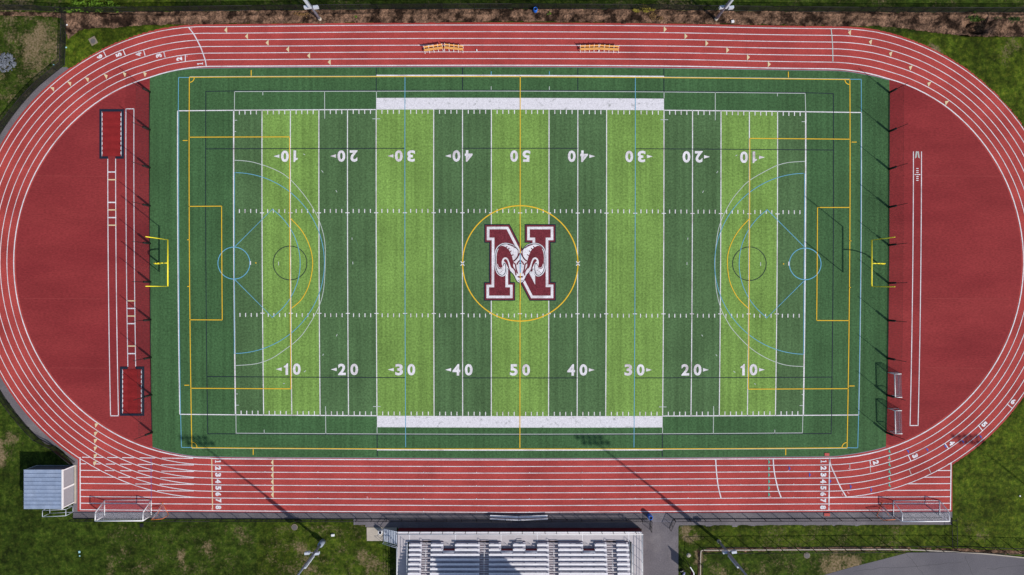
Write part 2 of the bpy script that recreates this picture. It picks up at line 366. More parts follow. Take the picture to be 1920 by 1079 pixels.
    al = N.new('ShaderNodeAttribute'); al.attribute_name = 'lush'; ls = N.new('ShaderNodeMix'); ls.data_type = 'RGBA'; ls.blend_type = 'MULTIPLY'; L.new(al.outputs['Fac'], ls.inputs[0]); L.new(sc.outputs[0], ls.inputs[6]); ls.inputs[7].default_value = (1.65, 1.45, 1.0, 1); ls.clamp_result = False; ls.clamp_factor = True; sc = type('o', (), {'outputs': [ls.outputs[2]]})
    at = N.new('ShaderNodeAttribute'); at.attribute_name = 'dry'
    n3 = nz(2.6, 7, .8); ad = N.new('ShaderNodeMath'); ad.operation = 'MULTIPLY_ADD'; L.new(n3, ad.inputs[0]); ad.inputs[1].default_value = 1.5; ad.inputs[2].default_value = -.78
    a2 = N.new('ShaderNodeMath'); a2.operation = 'ADD'; L.new(ad.outputs[0], a2.inputs[0]); L.new(at.outputs['Fac'], a2.inputs[1])
    mr = N.new('ShaderNodeMapRange'); mr.inputs[1].default_value = .30; mr.inputs[2].default_value = .58; L.new(a2.outputs[0], mr.inputs[0])
    tan = N.new('ShaderNodeValToRGB'); e = tan.color_ramp; e.elements[0].position = .35; e.elements[0].color = (.085, .075, .022, 1); e.elements[1].position = .65; e.elements[1].color = (.28, .205, .13, 1); L.new(nz(3.3, 6), tan.inputs[0])
    mx = N.new('ShaderNodeMix'); mx.data_type = 'RGBA'; L.new(mr.outputs[0], mx.inputs[0]); L.new(sc.outputs[0], mx.inputs[6]); L.new(tan.outputs[0], mx.inputs[7]); L.new(mx.outputs[2], b.inputs['Base Color'])
    bp = N.new('ShaderNodeBump'); bp.inputs['Strength'].default_value = .9; bp.inputs['Distance'].default_value = .08; L.new(nz(3.5, 5, .7), bp.inputs['Height']); L.new(bp.outputs[0], b.inputs['Normal'])
    o = link('ground', me, m); o['kind'] = 'structure'; return o
lotp = [(1540,1080),(1600,1063),(1652,1050),(1705,1036),(1765,1034),(1840,1037.5),(1900,1044),(1960,1050)]
def lot_edge(px): return np.where((px > 1380), np.interp(px, [1380]+[p[0] for p in lotp], [1300]+[p[1] for p in lotp]), 9999)
make_ground()
tag(flat('parking_lot', [[(1430,1110)]+lotp+[(2100,1062),(2100,1600),(1200,1600),(1280,1160)]], .004, M['lot']), kind='structure')

rs = random.Random(12); ck = []
for x0, y0, dx, dy, n in ((1600,1072,9,-1.2,22),(1700,1040,3,4,11),(1810,1042,2,5,9),(1850,1066,8,-.6,12)):
    p = [(x0, y0)]
    for _ in range(n): p.append((p[-1][0]+dx+rs.gauss(0,1), p[-1][1]+dy+rs.gauss(0,1.1)))
    ck.append(p)
lines('crack', ck, .05, .009, M['crack'], bpy.data.objects['parking_lot'])
def height_sheet(name, x0, x1, y0, y1, res, mask, zf, m):
    xs = np.arange(x0, x1, res); ys = np.arange(y0, y1, res); X, Y = np.meshgrid(xs, ys); Z = zf(X, Y); K = mask(X, Y)
    ny, nx = X.shape; idx = -np.ones((ny, nx), int); quad = K[:-1,:-1] & K[:-1,1:] & K[1:,1:] & K[1:,:-1]
    used = np.zeros((ny, nx), bool); used[:-1,:-1] |= quad; used[:-1,1:] |= quad; used[1:,1:] |= quad; used[1:,:-1] |= quad
    idx[used] = np.arange(used.sum()); co = np.stack([X[used], Y[used], Z[used]], -1)
    a = np.stack([idx[:-1,:-1][quad], idx[:-1,1:][quad], idx[1:,1:][quad], idx[1:,:-1][quad]], -1)
    me = bpy.data.meshes.new(name); me.from_pydata(co.tolist(), [], a.tolist()); me.update()
    return link(name, me, m)
pit = W2((1834, 50)); pit2 = W2((1900, 60))
def mz(X, Y):
    px = X/S+960; py = 539.5-Y/S
    b = .02+.30*(fbm(X, Y, 1.1, 5, 5)-.28)+.10*(vnoise(X, Y, .3, 8)-.3)
    ridge = np.exp(-((py-30-6*(vnoise(X, Y, 9, 4)-.5))/3.0)**2)*(.15+.5*np.clip(vnoise(X, Y*0, 7, 14)-.35, 0, 1)*2)
    b = b+ridge*.45
    d = np.hypot((X-pit[0])/1.9, (Y-pit[1])/1.1); b = b-1.1*np.exp(-d**4*.8)+.25*np.exp(-((d-1.6)/.5)**2)*(vnoise(X, Y, 1.1, 77))
    d = np.hypot((X-pit2[0])/2.6, (Y-pit2[1])/.8); b = b-.3*np.exp(-d**2)+.5*np.exp(-((Y-pit2[1]-1.4)/.9)**2)*(px > 1850)
    return b
def mk(X, Y):
    px = X/S+960; py = 539.5-Y/S; j = 5*(fbm(X, Y, 1.6, 4, 12)-.45)
    return (py > yline(mulch_top, px)-.3+j*.2) & (py < yline(mulch_bot, px)+j) & (px > -60) & (px < 1990)
tag(height_sheet('mulch_bed', -88, 88, 39.6, 44.6, .11, mk, mz, M['mulch']), kind='structure')

# ------------------------------------------------------------------ asphalt, pads
path = [(663,958),(663,988),(700,988.5),(745,989),(746,991.5),(1203,991.5),(1203,1300),(1272,1300),(1272,988),(1420,988.5),(1640,986.5),(1785.5,985.5),(1785.5,955)]
pathL = [(663,973.2),(600,973),(400,973),(137,972.5),(137.5,872),(120,848),(104,836)] + [(393+459.5*math.cos(math.radians(a)), 492-459.5*math.sin(math.radians(a))) for a in range(228, 128, -2)] + [(122,123),(134,134)] + [(393+437*math.cos(math.radians(a)), 492-437*math.sin(math.radians(a))) for a in range(128, 229, 2)] + [(160,870),(160,958),(663,958)]
tag(flat('asphalt_path', [path, pathL], .006, M['asphalt']), kind='structure')
lines('joint', [[(664,962.5),(664,988)], [(1203,977),(1272,978)]], .06, .010, M['kerb'], bpy.data.objects['asphalt_path'])
cp = tag(flat('concrete_pad', [[(687.5,989.3),(744,989.3),(744,1014.5),(688,1014.5)]], .030, M['concrete']), kind='structure')

# ------------------------------------------------------------------ running track
track = flat('running_track', [outer], .012, M['track']); track['kind'] = 'structure'
flat('straightaway', [[(146,855.5),(700,857),(1300,857),(1785.5,866.5),(1785.5,959.5),(1560,960.5),(1440,961),(960,963),(480,961),(145.5,959.2)]], .014, M['track'], track)
for i in range(6, -1, -1):
    lines('lane_line', [TLs[i]], .11 if i else .16, .040, M['white'], track, closed=True)
lx = [150, 240, 400, 480, 960, 1440, 1560, 1783]
def stL(i):      # straight boundary i=0..8 image y at x
    a = {150:857.5+12.31*i, 400:860.2+12.21*i, 480:861+12.19*i, 960:862.7+12.29*i, 1440:860.5+12.19*i, 1560:859.6+12.2*i, 1783:857.8+12.3*i}
    return lambda x: float(np.interp(x, sorted(a), [a[k] for k in sorted(a)]))
Z5 = lambda lst: [(a/4, b/4) for a, b in lst]
dash = {0: Z5([(617,675),(703,775),(805,882),(917,1005),(1048,1165),(1215,1450)]), 1: Z5([(605,648),(700,755),(795,865),(903,987),(1035,1150),(1210,1455)]), 2: Z5([(605,755),(787,857),(903,985),(1035,1150),(1210,1455)]),
        3: Z5([(605,868),(888,977),(1023,1140),(1203,1455)]), 4: Z5([(605,985),(1015,1130),(1198,1455)]), 5: Z5([(605,1165),(1180,1455)]), 6: [(150.5,393)]}
rd = {1: (1777.5,1783), 2: (1756,1783), 3: (1732,1783), 4: (1703,1783), 5: (1662,1783), 6: (1552,1783)}
for i in range(9):
    f = stL(i); ll = []
    if i >= 7: ll.append([(x, f(x)) for x in np.linspace(150.5, 1783, 24)])
    else:
        for a, b in dash[i]: ll.append([(a, f(a)), (b, f(b))])
        if i in rd: a, b = rd[i]; ll.append([(a, f(a)), (b, f(b))])
    if ll: lines('lane_line', ll, .125, .036, M['white'], track)
lines('end_line', [[(150.5,857.5),(150.8,956.3)]], .16, .044, M['white'], track)
lines('end_line', [[(1783,867),(1781.8,956)]], .16, .044, M['white'], track)
lines('finish_line', [[(397.2,860),(398.8,957.2)]], .15, .048, M['cream'], track)
lines('start_line', [[(1555.2,860),(1554,957.2)]], .17, .048, M['white'], track)
zz = lambda ox, oy, l: [(ox+a/4, oy+b/4) for a, b in l]
for l in (zz(0,0,[(1415,207),(1455,260),(1480,305),(1505,355),(1522,400),(1540,455),(1548,500)]), zz(1440,810,[(462,200),(470,250),(500,320),(540,410),(585,485)]),
          zz(1440,810,[(38,205),(42,260),(48,310),(60,370),(78,440),(98,492)]), zz(960,810,[(1527,207),(1530,260),(1537,340),(1548,420),(1567,495)])):
    lines('waterfall_line', [spline(l, 5)], .17, .048, M['white'], track)
lines('waterfall_line', [zz(1440,0,[(472,218),(478,265),(484,350),(486,463)])], .13, .048, M['thin'], track)
for l in (zz(0,0,[(1391,412),(1391,462)]), zz(0,0,[(1229,388),(1240,433)]), zz(0,0,[(1077,375),(1090,421)]), zz(0,0,[(923,374),(942,418)]), zz(0,0,[(776,384),(799,430)]),
          zz(1440,810,[(763,213),(769,262)]), zz(1440,810,[(1050,174),(1070,218)]), zz(1440,810,[(1325,85),(1352,126)]), zz(1440,540,[(1574,1028),(1606,1070)]), zz(1440,540,[(1795,874),(1833,906)])):
    lines('stagger_line', [l], .14, .048, M['white'], track)
for l in (zz(1440,810,[(613,240),(613,280)]), zz(1440,810,[(765,265),(768,305)]), zz(1440,810,[(1057,278),(1073,320)]), zz(1440,810,[(1200,267),(1220,307)]), zz(1440,810,[(907,280),(918,320)])):
    lines('relay_line', [l], .08, .048, M['thin'], track)
bm = bmesh.new()
for i in (0, 2, 4, 6, 8):
    for k in range(14):
        x = 398+99.1*k*1.0 if i != 0 else 447.5+99.1*k
        if x > 1540: continue
        y = stL(i)(x); s = 1 if i == 0 else -1
        strip_bm(bm, [(x, y), (x, y+1.6*s)], .09, .052)
me = bpy.data.meshes.new('hurdle_tick'); bm.to_mesh(me); bm.free(); link('hurdle_tick', me, M['white'], track)

def tri(name, px, py, ang, m, w_=5.6, h_=11.6, parent=None):
    a = math.radians(ang); c, s = math.cos(a), math.sin(a)
    q = [(w_*.45, 0), (-w_*.55, h_/2), (-w_*.55, -h_/2)]
    return flat(name, [[(px+u*c+v*s, py-u*s+v*c) for u, v in q]], .052, m, parent or track)
for p in [(423,57),(462,68.7),(500.7,80.7),(539,93),(578.5,105),(617,117)]: tri('exchange_mark', *p, 180, M['cream'])
for p in [(1247.5,55.5),(1286.5,68.5),(1325.7,81.7),(1364.7,94.5),(1403.5,108),(1442.5,121)]: tri('exchange_mark', *p, 0, M['cream'])
for p in [(1592,61.5),(1631,79),(1668.7,101),(1706,126.7),(1740.7,157),(1773.5,192)]:
    a = math.degrees(math.atan2(CR[1]-p[1], p[0]-CR[0])); tri('exchange_mark', *p, a+90, M['cream'])
for p in [(100,166),(132,156),(165,148.5),(200,142.7),(235,139),(273,138.7)]:
    a = math.degrees(math.atan2(CL[1]-p[1], p[0]-CL[0])); tri('exchange_mark', *p, a-90, M['cream'])
for p in [(180,796),(178.7,812),(178.3,825.5),(178.2,839.5),(178,854),(177.2,867.5)]:
    a = math.degrees(math.atan2(CL[1]-p[1], p[0]-CL[0])); tri('exchange_mark', *p, a-90, M['cream'])
for k in range(6): tri('exchange_mark', 510, 867.3+12.1*k, 180, M['cream'], 4.2, 11.5)
lines('exchange_line', [[(512.2,861.5),(512.8,933.5)]], .08, .050, M['cream'], track)
for k in range(6): tri('exchange_mark', 1442.5, 866.5+12.2*k, 0, M['teal'], 3.6, 9)
for k, y in enumerate([847,859.5,872,885,898,910.5]): tri('exchange_mark', 1667, y, 200, M['teal'], 3.6, 9.5)
for p in [(1480.7,878.7),(1518.7,890.5),(1557,902.5),(1595.5,912.5),(1634,918.7)]: tri('exchange_mark', *p, 8 if p[0] > 1560 else 0, M['bluemark'], 3.4, 9.5)
for p in [(1703,846),(1739,843),(1773,836.7),(1806,828),(1839,818.7)]: tri('exchange_mark', *p, 30, M['bluemark'], 3.4, 9)
lines('sprint_line', [zz(0,810,[(1134,195),(1136,535)])], .05, .056, M['bluemark'], track)
for a, b in (((397,952.5),(398,957)), ((688,931),(690,935)), ((1589.5,57),(1592,58.5)), ((1443,930),(1446,934)), ((1578,925),(1580,929)), ((358.5,54),(361,55)), ((1588,922),(1592,926)), ((1664,862),(1670,863)), ((1630,871),(1636,873)), ((1590,878),(1596,881)), ((1476.5,882),(1479.5,883)), ((349.5,105),(352,106.5)), ((1554,949),(1555.5,954))):
    lines('small_mark', [[a, b]], .2, .058, M['pink'], track)

for k, x in enumerate((560, 742, 1130, 1310)): lines('paving_seam', [[(x, 859), (x+1, 959)]], .05, .018, M['seam'], track)
for x in (640, 905, 1180, 1400): lines('paving_seam', [[(x, 46.5), (x, 124)]], .05, .018, M['seam'], track)
# ---- digits
_dig = {}
def glyph(ch, off):
    k = (ch, off)
    if k not in _dig:
        cu = bpy.data.curves.new('t', 'FONT'); cu.body = ch; cu.offset = off; cu.resolution_u = 4; cu.fill_mode = 'FRONT'
        ob = bpy.data.objects.new('t', cu); col.objects.link(ob)
        bpy.context.view_layer.update(); me = bpy.data.meshes.new_from_object(ob.evaluated_get(bpy.context.evaluated_depsgraph_get()))
        v = np.array([p.co[:2] for p in me.vertices]); lo = v.min(0); hi = v.max(0); v = (v-(lo+hi)/2)/(hi-lo)
        _dig[k] = (v, [tuple(p.vertices) for p in me.polygons])
        bpy.data.objects.remove(ob); bpy.data.curves.remove(cu); bpy.data.meshes.remove(me)
    return _dig[k]
def digit(bm, ch, cx, cy, w_, h_, ang, z, off):   # image-pixel centre, width, height, angle of its 'right' direction
    a = math.radians(ang); c, s = math.cos(a), math.sin(a)
    polys = []
    if ch == '1':
        polys = [([(-.16,-.5),(.22,-.5),(.22,.5),(.02,.5),(-.10,.36),(-.42,.26),(-.42,.14),(-.16,.16)], None)]
        if off > .06: polys = [([(-.17,-.36),(-.42,-.36),(-.42,-.5),(.42,-.5),(.42,-.36),(.17,-.36),(.17,.5),(-.05,.5),(-.42,.40),(-.42,.26),(-.17,.28)], None)]
    else: v, f = glyph(ch, off); polys = [(v, f)]
    for v, f in polys:
        P = []
        for u, t in v:
            X = cx+(u*w_)*c-(t*h_)*s; Y = cy-((u*w_)*s+(t*h_)*c); P.append(bm.verts.new((*W2((X, Y)), z)))
        if f is None:
            for t3 in tessellate_polygon([[Vector((p.co.x, p.co.y, 0)) for p in P]]): bm.faces.new([P[i] for i in t3])
        else:
            for q in f:
                try: bm.faces.new([P[i] for i in q])
                except ValueError: pass
def digit_obj(name, items, z, off, m, parent, extra=None):
    bm = bmesh.new()
    for it in items: digit(bm, *it, z, off)
    if extra: poly_bm(bm, [W2(p) for p in extra], z)
    bmesh.ops.triangulate(bm, faces=bm.faces)
    for f in bm.faces:
        f.normal_update()
        if f.normal.z < 0: f.normal_flip()
    me = bpy.data.meshes.new(name); bm.to_mesh(me); bm.free(); return link(name, me, m, parent)
for k, y in enumerate([865.7,878,890.5,902.7,915,926.7,938.9,951.5]):
    digit_obj('lane_number', [(str(k+1), 409+(k*.12), y, 7.2 if k else 5.5, 11, -90)], .056, .062, M['white'], track)
    digit_obj('lane_number', [(str(k+1), 1544-(k*.15), y, 7.2 if k else 5.5, 11, -90)], .056, .062, M['white'], track)
for ch, x, y in (('1',375.3,120),('2',336.3,111),('3',298,104.8),('4',260.5,102.6),('5',223,103.2),('6',187,107)):
    a = math.degrees(math.atan2(CL[1]-y, x-CL[0])); digit_obj('lane_number', [(ch, x, y, 7 if ch != '1' else 4.5, 11, a)], .056, .062, M['white'], track)
for ch, x, y in (('2',1642,867.3),('3',1715.5,855.2),('4',1784.3,831),('5',1845.3,795.7),('6',1899.3,753.2)):
    a = math.degrees(math.atan2(CR[1]-y, x-CR[0])); digit_obj('lane_number', [(ch, x, y, 7, 11, a+0)], .056, .062, M['white'], track)

# ------------------------------------------------------------------ red areas at both ends
tin_top = [(281,144.5),(300,139.5),(325,133.8),(350,130),(375,128.6),(393,128.2),(480,127.2),(700,126.3),(960,126),(1240,128),(1440,131.3),(1552,132.8),(1585,134.2),(1612,138.5),(1640,143.5),(1667.5,150.5)]
tin_bot = [(1661,838),(1640,844),(1612,849.5),(1585,853.5),(1552,856.4),(1440,857.4),(1240,859),(960,860),(700,859),(480,858),(393,856.6),(362,855.5),(330,850.5),(306,845),(286,838.5)]
turf_poly = spline(tin_top, 3)+seg((1667.5,150.5),(1661,838),10)[1:-1]+spline(tin_bot, 3)+seg((286,838.5),(281,144.5),10)[1:-1]
Ldz = [p for p in arc_pts(-.28, 108.2, 252, CL, 60)]+[(400,800),(400,180)]
Rdz = [p for p in arc_pts(-.28, 71, -71, CR, 60)]+[(1540,800),(1540,180)]
ev = flat('event_area', [Ldz], .016, M['dzone']); ev['kind'] = 'structure'
ev2 = flat('event_area', [Rdz], .016, M['dzone']); ev2['kind'] = 'structure'
def rw(parent, *ls, wd=.125): lines('runway_line', list(ls), wd, .030, M['white'], parent)
for yy in (330, 560, 690): lines('paving_seam', [[(60 if yy == 330 else 45 if yy == 560 else 95, yy), (200, yy+1)]], .05, .020, M['seam'], ev); lines('paving_seam', [[(1735, yy), (1890 if yy != 690 else 1845, yy+1)]], .05, .020, M['seam'], ev2)
rw(ev, seg((202.3,298),(207.5,780)), seg((217,298),(222.3,780)), [(206.7,780),(223,780)])
rw(ev, [(235.6,204.6),(252,204.6)], seg((236.3,204.6),(239.9,688)), seg((251.3,204.6),(254.6,688)))
for y, m in ((323,'white'),(337.4,'cream'),(380,'white'),(394,'cream'),(408.4,'white'),(422.7,'cream')):
    x0 = 202.5+(y-298)*.0105; flat('takeoff_board', [[(x0,y-1.1),(x0+14.6,y-1.1),(x0+14.6,y+1.1),(x0,y+1.1)]], .034, M[m], ev)
for y, m in ((564.5,'cream'),(578.8,'white'),(593,'cream'),(607.2,'white'),(649.3,'cream'),(663.4,'white')):
    x0 = 236.3+(y-204.6)*.0073; flat('takeoff_board', [[(x0,y-1.1),(x0+15,y-1.1),(x0+15,y+1.1),(x0,y+1.1)]], .034, M[m], ev)
rw(ev2, seg((1712.5,284.5),(1706.2,798)), seg((1727.6,284.5),(1721.2,798)), [(1705.3,798.2),(1722.1,798.2)])
lines('vault_box', [[(1715.9,297.2),(1717.6,285),(1722,285),(1723.6,297)],[(1717.6,296),(1718.8,286.5),(1720.8,286.5),(1722,296)]], .10, .034, M['thin'], ev2)
lines('vault_mark', [[(1717.8,y),(1722,y)] for y in (316.4,320.5,324,331.5,335,338.7)]+[[(1714.5,327.8),(1725.5,327.8)]], .12, .034, M['white'], ev2)
def sandpit(x0, x1, y0, y1, ox0, ox1, top, label):
    c = W((x0+x1)/2, (y0+y1)/2); r = empty('sand_pit', (c[0], c[1], .016)); tag(r, label, 'sand pit', 'long jump pits')
    def loc(px, py): q = W(px, py); return q[0]-c[0], q[1]-c[1]
    bm = bmesh.new(); t = 4.3
    def B(a, b, cc, d, z0=.0, z1=.06):
        p = loc(a, cc); q = loc(b, d); box(bm, p[0], q[0], q[1], p[1], z0, z1)
    B(x0, x0+t, y0, y1); B(x1-t, x1, y0, y1)
    if top: B(x0+t, ox0, y0, y0+t); B(ox1, x1-t, y0, y0+t); B(x0+t, x1-t, y1-t, y1)
    else: B(x0+t, x1-t, y0, y0+t); B(x0+t, ox0, y1-t, y1); B(ox1, x1-t, y1-t, y1)
    bm_obj('frame', bm, M['navy'], r)
    bm = bmesh.new()
    n = 9; Y0 = y0+(0 if top else t); Y1 = y1-(t if top else 0)
    p = loc(x0+t+.6, y0+t+.6); q = loc(x1-t-.6, y1-t-.6); nx, ny = 10, 40
    vs = [[bm.verts.new((p[0]+(q[0]-p[0])*i/nx, p[1]+(q[1]-p[1])*j/ny, .035+.02*math.sin(j*.9)+.02*random.random())) for i in range(nx+1)] for j in range(ny+1)]
    for j in range(ny):
        for i in range(nx): bm.faces.new((vs[j][i], vs[j+1][i], vs[j+1][i+1], vs[j][i+1]))
    bm_obj('cover', bm, M['runway'], r)
    bm = bmesh.new()
    for xa in (x0+t+.2, x1-t-1.4):
        k = 9; d = (y1-y0-2*t-3)/k
        for i in range(k):
            a = loc(xa, y0+t+2+i*d+d*.1); b = loc(xa+1.3, y0+t+2+i*d+d*.72); box(bm, a[0], b[0], b[1], a[1], .085, .10)
            bm_obj('lacing', bm, M['white'], r); bm = bmesh.new()
    for u in (x0+t, x1-t-.35):
        a = loc(u, y0+t+.3); b = loc(u+.35, y1-t-.3); box(bm, a[0], b[0], b[1], a[1], .0, .075)
    bm_obj('edge_strip', bm, M['steel_lt'], r)
sandpit(187, 232.6, 205.3, 298.2, 202.8, 217.2, False, 'covered long jump pit in black frame at upper end of red area')
sandpit(225.5, 270.8, 687.8, 780, 239.8, 254.8, True, 'covered long jump pit in black frame at lower end of red area')

# ------------------------------------------------------------------ turf field
turf = flat('turf_field', [turf_poly], .022, M['turf_apron']); turf['kind'] = 'structure'
lines('kerb_edge', [spline(tin_top, 3)], .10, .026, M['kerb'], turf); lines('kerb_edge', [spline(tin_bot, 3)], .10, .026, M['kerb'], turf)
SL = 26.67
def ydrect(x0, x1, y0, y1, n=12):
    return yd((x0,y0),(x1,y0),n)[:-1]+yd((x1,y0),(x1,y1),n)[:-1]+yd((x1,y1),(x0,y1),n)[:-1]+yd((x0,y1),(x0,y0),n)[:-1]
edges = [-50,-45,-35,-25,-15,-5,5,15,25,35,45,50]
for i in range(11):
    flat('turf_stripe', [ydrect(edges[i], edges[i+1], -SL, SL)], .026, M['turf_lime' if i % 2 else 'turf_dark'], turf)
flat('midfield_panel', [ydrect(-50, -50.01, -1, 1)], .025, M['turf_dark'], turf)
ZW, ZT, ZN, ZB, ZY = .036, .040, .044, .048, .052
for k in range(-50, 51, 5):
    if k in (0, -20, 20) : continue
    lines('yard_line', [yd((k,-SL),(k,SL))], .20 if abs(k) == 50 else .14, ZW, M['white'], turf)
lines('sideline', [yd((-60,SL),(-25,SL)), yd((25,SL),(60,SL)), yd((-60,-SL),(-25,-SL)), yd((25,-SL),(60,-SL)), yd((-60,-SL),(-60,SL)), yd((60,-SL),(60,SL))], .15, ZW, M['white'], turf)
for s in (1, -1):
    flat('team_box', [ydrect(-25, 25, s*SL, s*(SL+2.02))], .030, M['worn'], turf)
def hashes(y, h_, tick=None):
    L = []
    for x in range(-49, 50):
        if x % 5: L.append(yd((x, y-h_/2), (x, y+h_/2), 1))
    return L
for y, t in ((SL-.42, None), (9.07, 8.75), (-9.07, -8.75), (-SL+.42, None)):
    o = lines('hash_marks', hashes(y, .66), .14, ZT, M['white'], turf)
    if t: lines('hash_bar', [yd((x-.36, t), (x+.36, t), 1) for x in range(-45, 46, 5)], .13, ZT+.001, M['white'], turf)
for x in range(-40, 41, 10):
    n = 50-abs(x); s = str(n)
    for top in (False, True):
        yc = -18.55 if not top else 18.6
        cx, cy = F(x, yc); u = -1 if top else 1; ang = 180 if top else 0
        if n == 10: offs = (-8.8*1.0, 10.2)
        else: offs = (-11.6, 11.4)
        items = []
        for ch, o_ in zip(s, offs): items.append((ch, cx+u*o_, cy, 14.6 if ch != '1' else 12.5, 21.6, ang))
        ex = None
        if x:
            d = -1 if x < 0 else 1; base = 21.5 if not (n == 10) else (18 if d*u < 0 else 20.5)
            ex = [(cx+d*base, cy-3.2), (cx+d*(base+11), cy), (cx+d*base, cy+3.2)]
        digit_obj('yard_number', items, .056, .036, M['white'], turf, ex)
# soccer (yellow)
Yw = .125
yl = [seg((355.3,146),(360,839)), seg((1593.3,149.5),(1588,839.7)), spline([(355,145.5),(480,144.7),(720,144.2),(975,144.3),(1240,146),(1440,148),(1593.5,149.8)],5), spline([(360,839.7),(480,840.6),(720,842),(960,842.2),(1240,842),(1440,841),(1588.3,839.8)],5), yd((0.0,32.45),(0.0,-32.25)),
      seg((354.7,257.8),(544,257.2)), seg((543.3,257.2),(545.8,729)), seg((358,728.3),(546,729.3)), seg((354.3,387.5),(416,387)), seg((415.8,387),(417,600.3)), seg((355.8,600),(417,600.3)),
      seg((1405.3,260),(1593.5,261.6)), seg((1405.6,260),(1402.8,730)), seg((1402.8,730),(1590.5,729)), seg((1532.3,389.5),(1593.3,389.5)), seg((1532.6,389.5),(1531,601.3)), seg((1531,601.3),(1591.8,601.5)),
      spline([(545,410),(566,433),(581,463),(586.5,495),(580,533),(566,561),(547,578.3)],6), spline([(1404.5,411),(1384,434),(1369,462),(1363.7,490),(1368,527),(1382,557),(1403,578.7)],6),
      [(343,264),(352,264)],[(346,722.6),(355,722.6)],[(1596.5,267),(1606,267)],[(1592,724),(1602,724)],[(471.2,132),(471.2,143)],[(475,842.5),(475,853)],[(1478,135),(1478,146)],[(1473,842),(1473,853.5)],
      circ((355.5,146),9,-90,0,8), circ((360,839),9.5,0,90,8), circ((1593,150),9,-180,-90,8), circ((1588,839.5),9.5,90,180,8), [(351.5,450),(355,450)],[(351.5,537.5),(355,537.5)],[(1592.5,452),(1596,452)],[(1592,539.5),(1595,539.5)]]
lines('soccer_line', yl, Yw, ZY, M['yellow'], turf)
lines('soccer_circle', [circ((975.5,494.3),108.1,0,360,96)], .17, ZY+.001, M['yellow'], turf, closed=True)
for c in ((480,493.5),(1469,495.2)): flat('penalty_spot', [circ(c,1.2,0,360,10)[:-1]], ZY, M['yellow'], turf)
# lacrosse (blue and pale)
bl = [seg((335,146.5),(334.6,207.5)), seg((335.3,207.5),(338.7,777)), seg((339,778),(340.5,839)), [(335,145.8),(355,145.8)], [(340.5,839),(360,839.4)], [(1593,149.2),(1614.5,149.2)], seg((1614.5,149),(1614.8,211)), seg((1614.2,212),(1609.8,778)), seg((1609.5,779),(1608,840)), [(1588,839.8),(1608,840)],
      yd((-20,32.3),(-20,-32.2)), yd((20,32.3),(20,-32.2)), [(439.8,323),(439.6,664)], [(1508.7,325.5),(1506.7,664)], [(921,134.5),(921,141)], [(1030,134.5),(1030,141)]]
la = circ((439,493.6),169.5,89,-89,50); ra = circ((1509.3,495),169.5,91,269,50)
bl += [la, ra, [(440,463.5),(511,392.5)]+circ((439,494),124,54.8,-54.8,30)+[(511,595.5),(440,524)], [(1509.5,465),(1438,393.5)]+circ((1509.3,495),123.5,125.5,234.5,30)+[(1437,597),(1509.5,525)]]
lines('lacrosse_line', bl, .10, ZB, M['blue'], turf)
lines('lacrosse_circle', [circ((438.8,493.7),30,0,360,40)], .13, ZB+.001, M['blue'], turf, closed=True); lines('lacrosse_circle', [circ((1509.5,495.2),29.7,0,360,40)], .13, ZB+.001, M['blue'], turf, closed=True)
th = [spline([(440,301),(462,302.5),(480,306),(510,316),(537.5,331),(563,357),(585,387.5),(600,418),(608.7,452),(610,494),(606.5,545),(596,580),(572,621),(555,640),(537,654),(510,672),(480,682.5),(442.5,685.7)],4),
      spline([(1509.5,303),(1480,305),(1459,310),(1439.5,319),(1405,339),(1384,360),(1367.5,383),(1350,420),(1343,455),(1340.5,494),(1342.5,540),(1351,577.5),(1362,600),(1375,620),(1402.5,649),(1428,667),(1456,680),(1480,686),(1506,687.5)],4),
      spline([(440,172.3),(700,171.6),(960,171.4),(1240,173),(1510,175.6)],5), spline([(442,812.5),(700,813.8),(960,814.4),(1240,813.6),(1504.5,812)],5),
      [(440,172),(439.8,207)], [(1509.5,175.5),(1510.5,209)], [(442.5,778),(443,812.5)], [(1505.2,778),(1504.4,812)], [(608.7,172),(609,223)], [(1341,173.5),(1341,226)], [(610.5,762),(611,814)], [(1337.8,762),(1337.3,813)], [(698.5,223.3),(713,223.3)], [(1238.5,225),(1252.5,225)], [(699.5,762.5),(713.5,762.5)], [(1235.5,763.3),(1249.5,763.3)],
      [(706,171.5),(706,184)], [(1245,173),(1245,185)], [(707,801),(707.2,814)], [(1242.3,801),(1242,814)], [(493,172),(493,179)], [(1457.5,175.5),(1457.5,181)], [(921,162.5),(921,169)], [(1030,162.5),(1030,169)], [(495.5,806),(495.5,813)],[(1452.6,806),(1452.6,813)],
      [(440,226),(445,226)],[(440,247),(443,247)],[(1503,228.5),(1509,228.5)],[(443,739),(446,739)],[(443,760),(448,760)],[(1503,740),(1506,740)],[(1499,760.8),(1505,760.8)],
      [(603,320),(606,324)],[(630,357),(632,361)],[(660,446),(660.3,450)],[(661.5,491),(661.8,496)],[(630.5,631),(632.5,627)],[(605,667),(607,664)],[(570,698),(573.5,695)],[(531,720),(534,719)],[(569,289),(572,291)],
      [(1343.5,325),(1346,321)],[(1317,362),(1319,358)],[(1289.3,450),(1289.8,446)],[(1288,492),(1288,497)],[(1315.5,628),(1317.5,631)],[(1342,665),(1344.5,668)],[(1375,696),(1378.5,699)],[(1414,719.5),(1417,721)],[(1379,293),(1382,291)],[(522.5,491),(522.5,498)],[(1426,492),(1426,499)]]
lines('thin_field_line', th, .10, ZT+.002, M['thin'], turf)
bl2 = spline([(706,142),(975,142.2),(1245,144)],8); bl3 = spline([(707,843.5),(975,844.2),(1242.3,843.5)],8)
lines('coaching_line', [bl2, bl3], .20, ZN+.002, M['white'], turf)
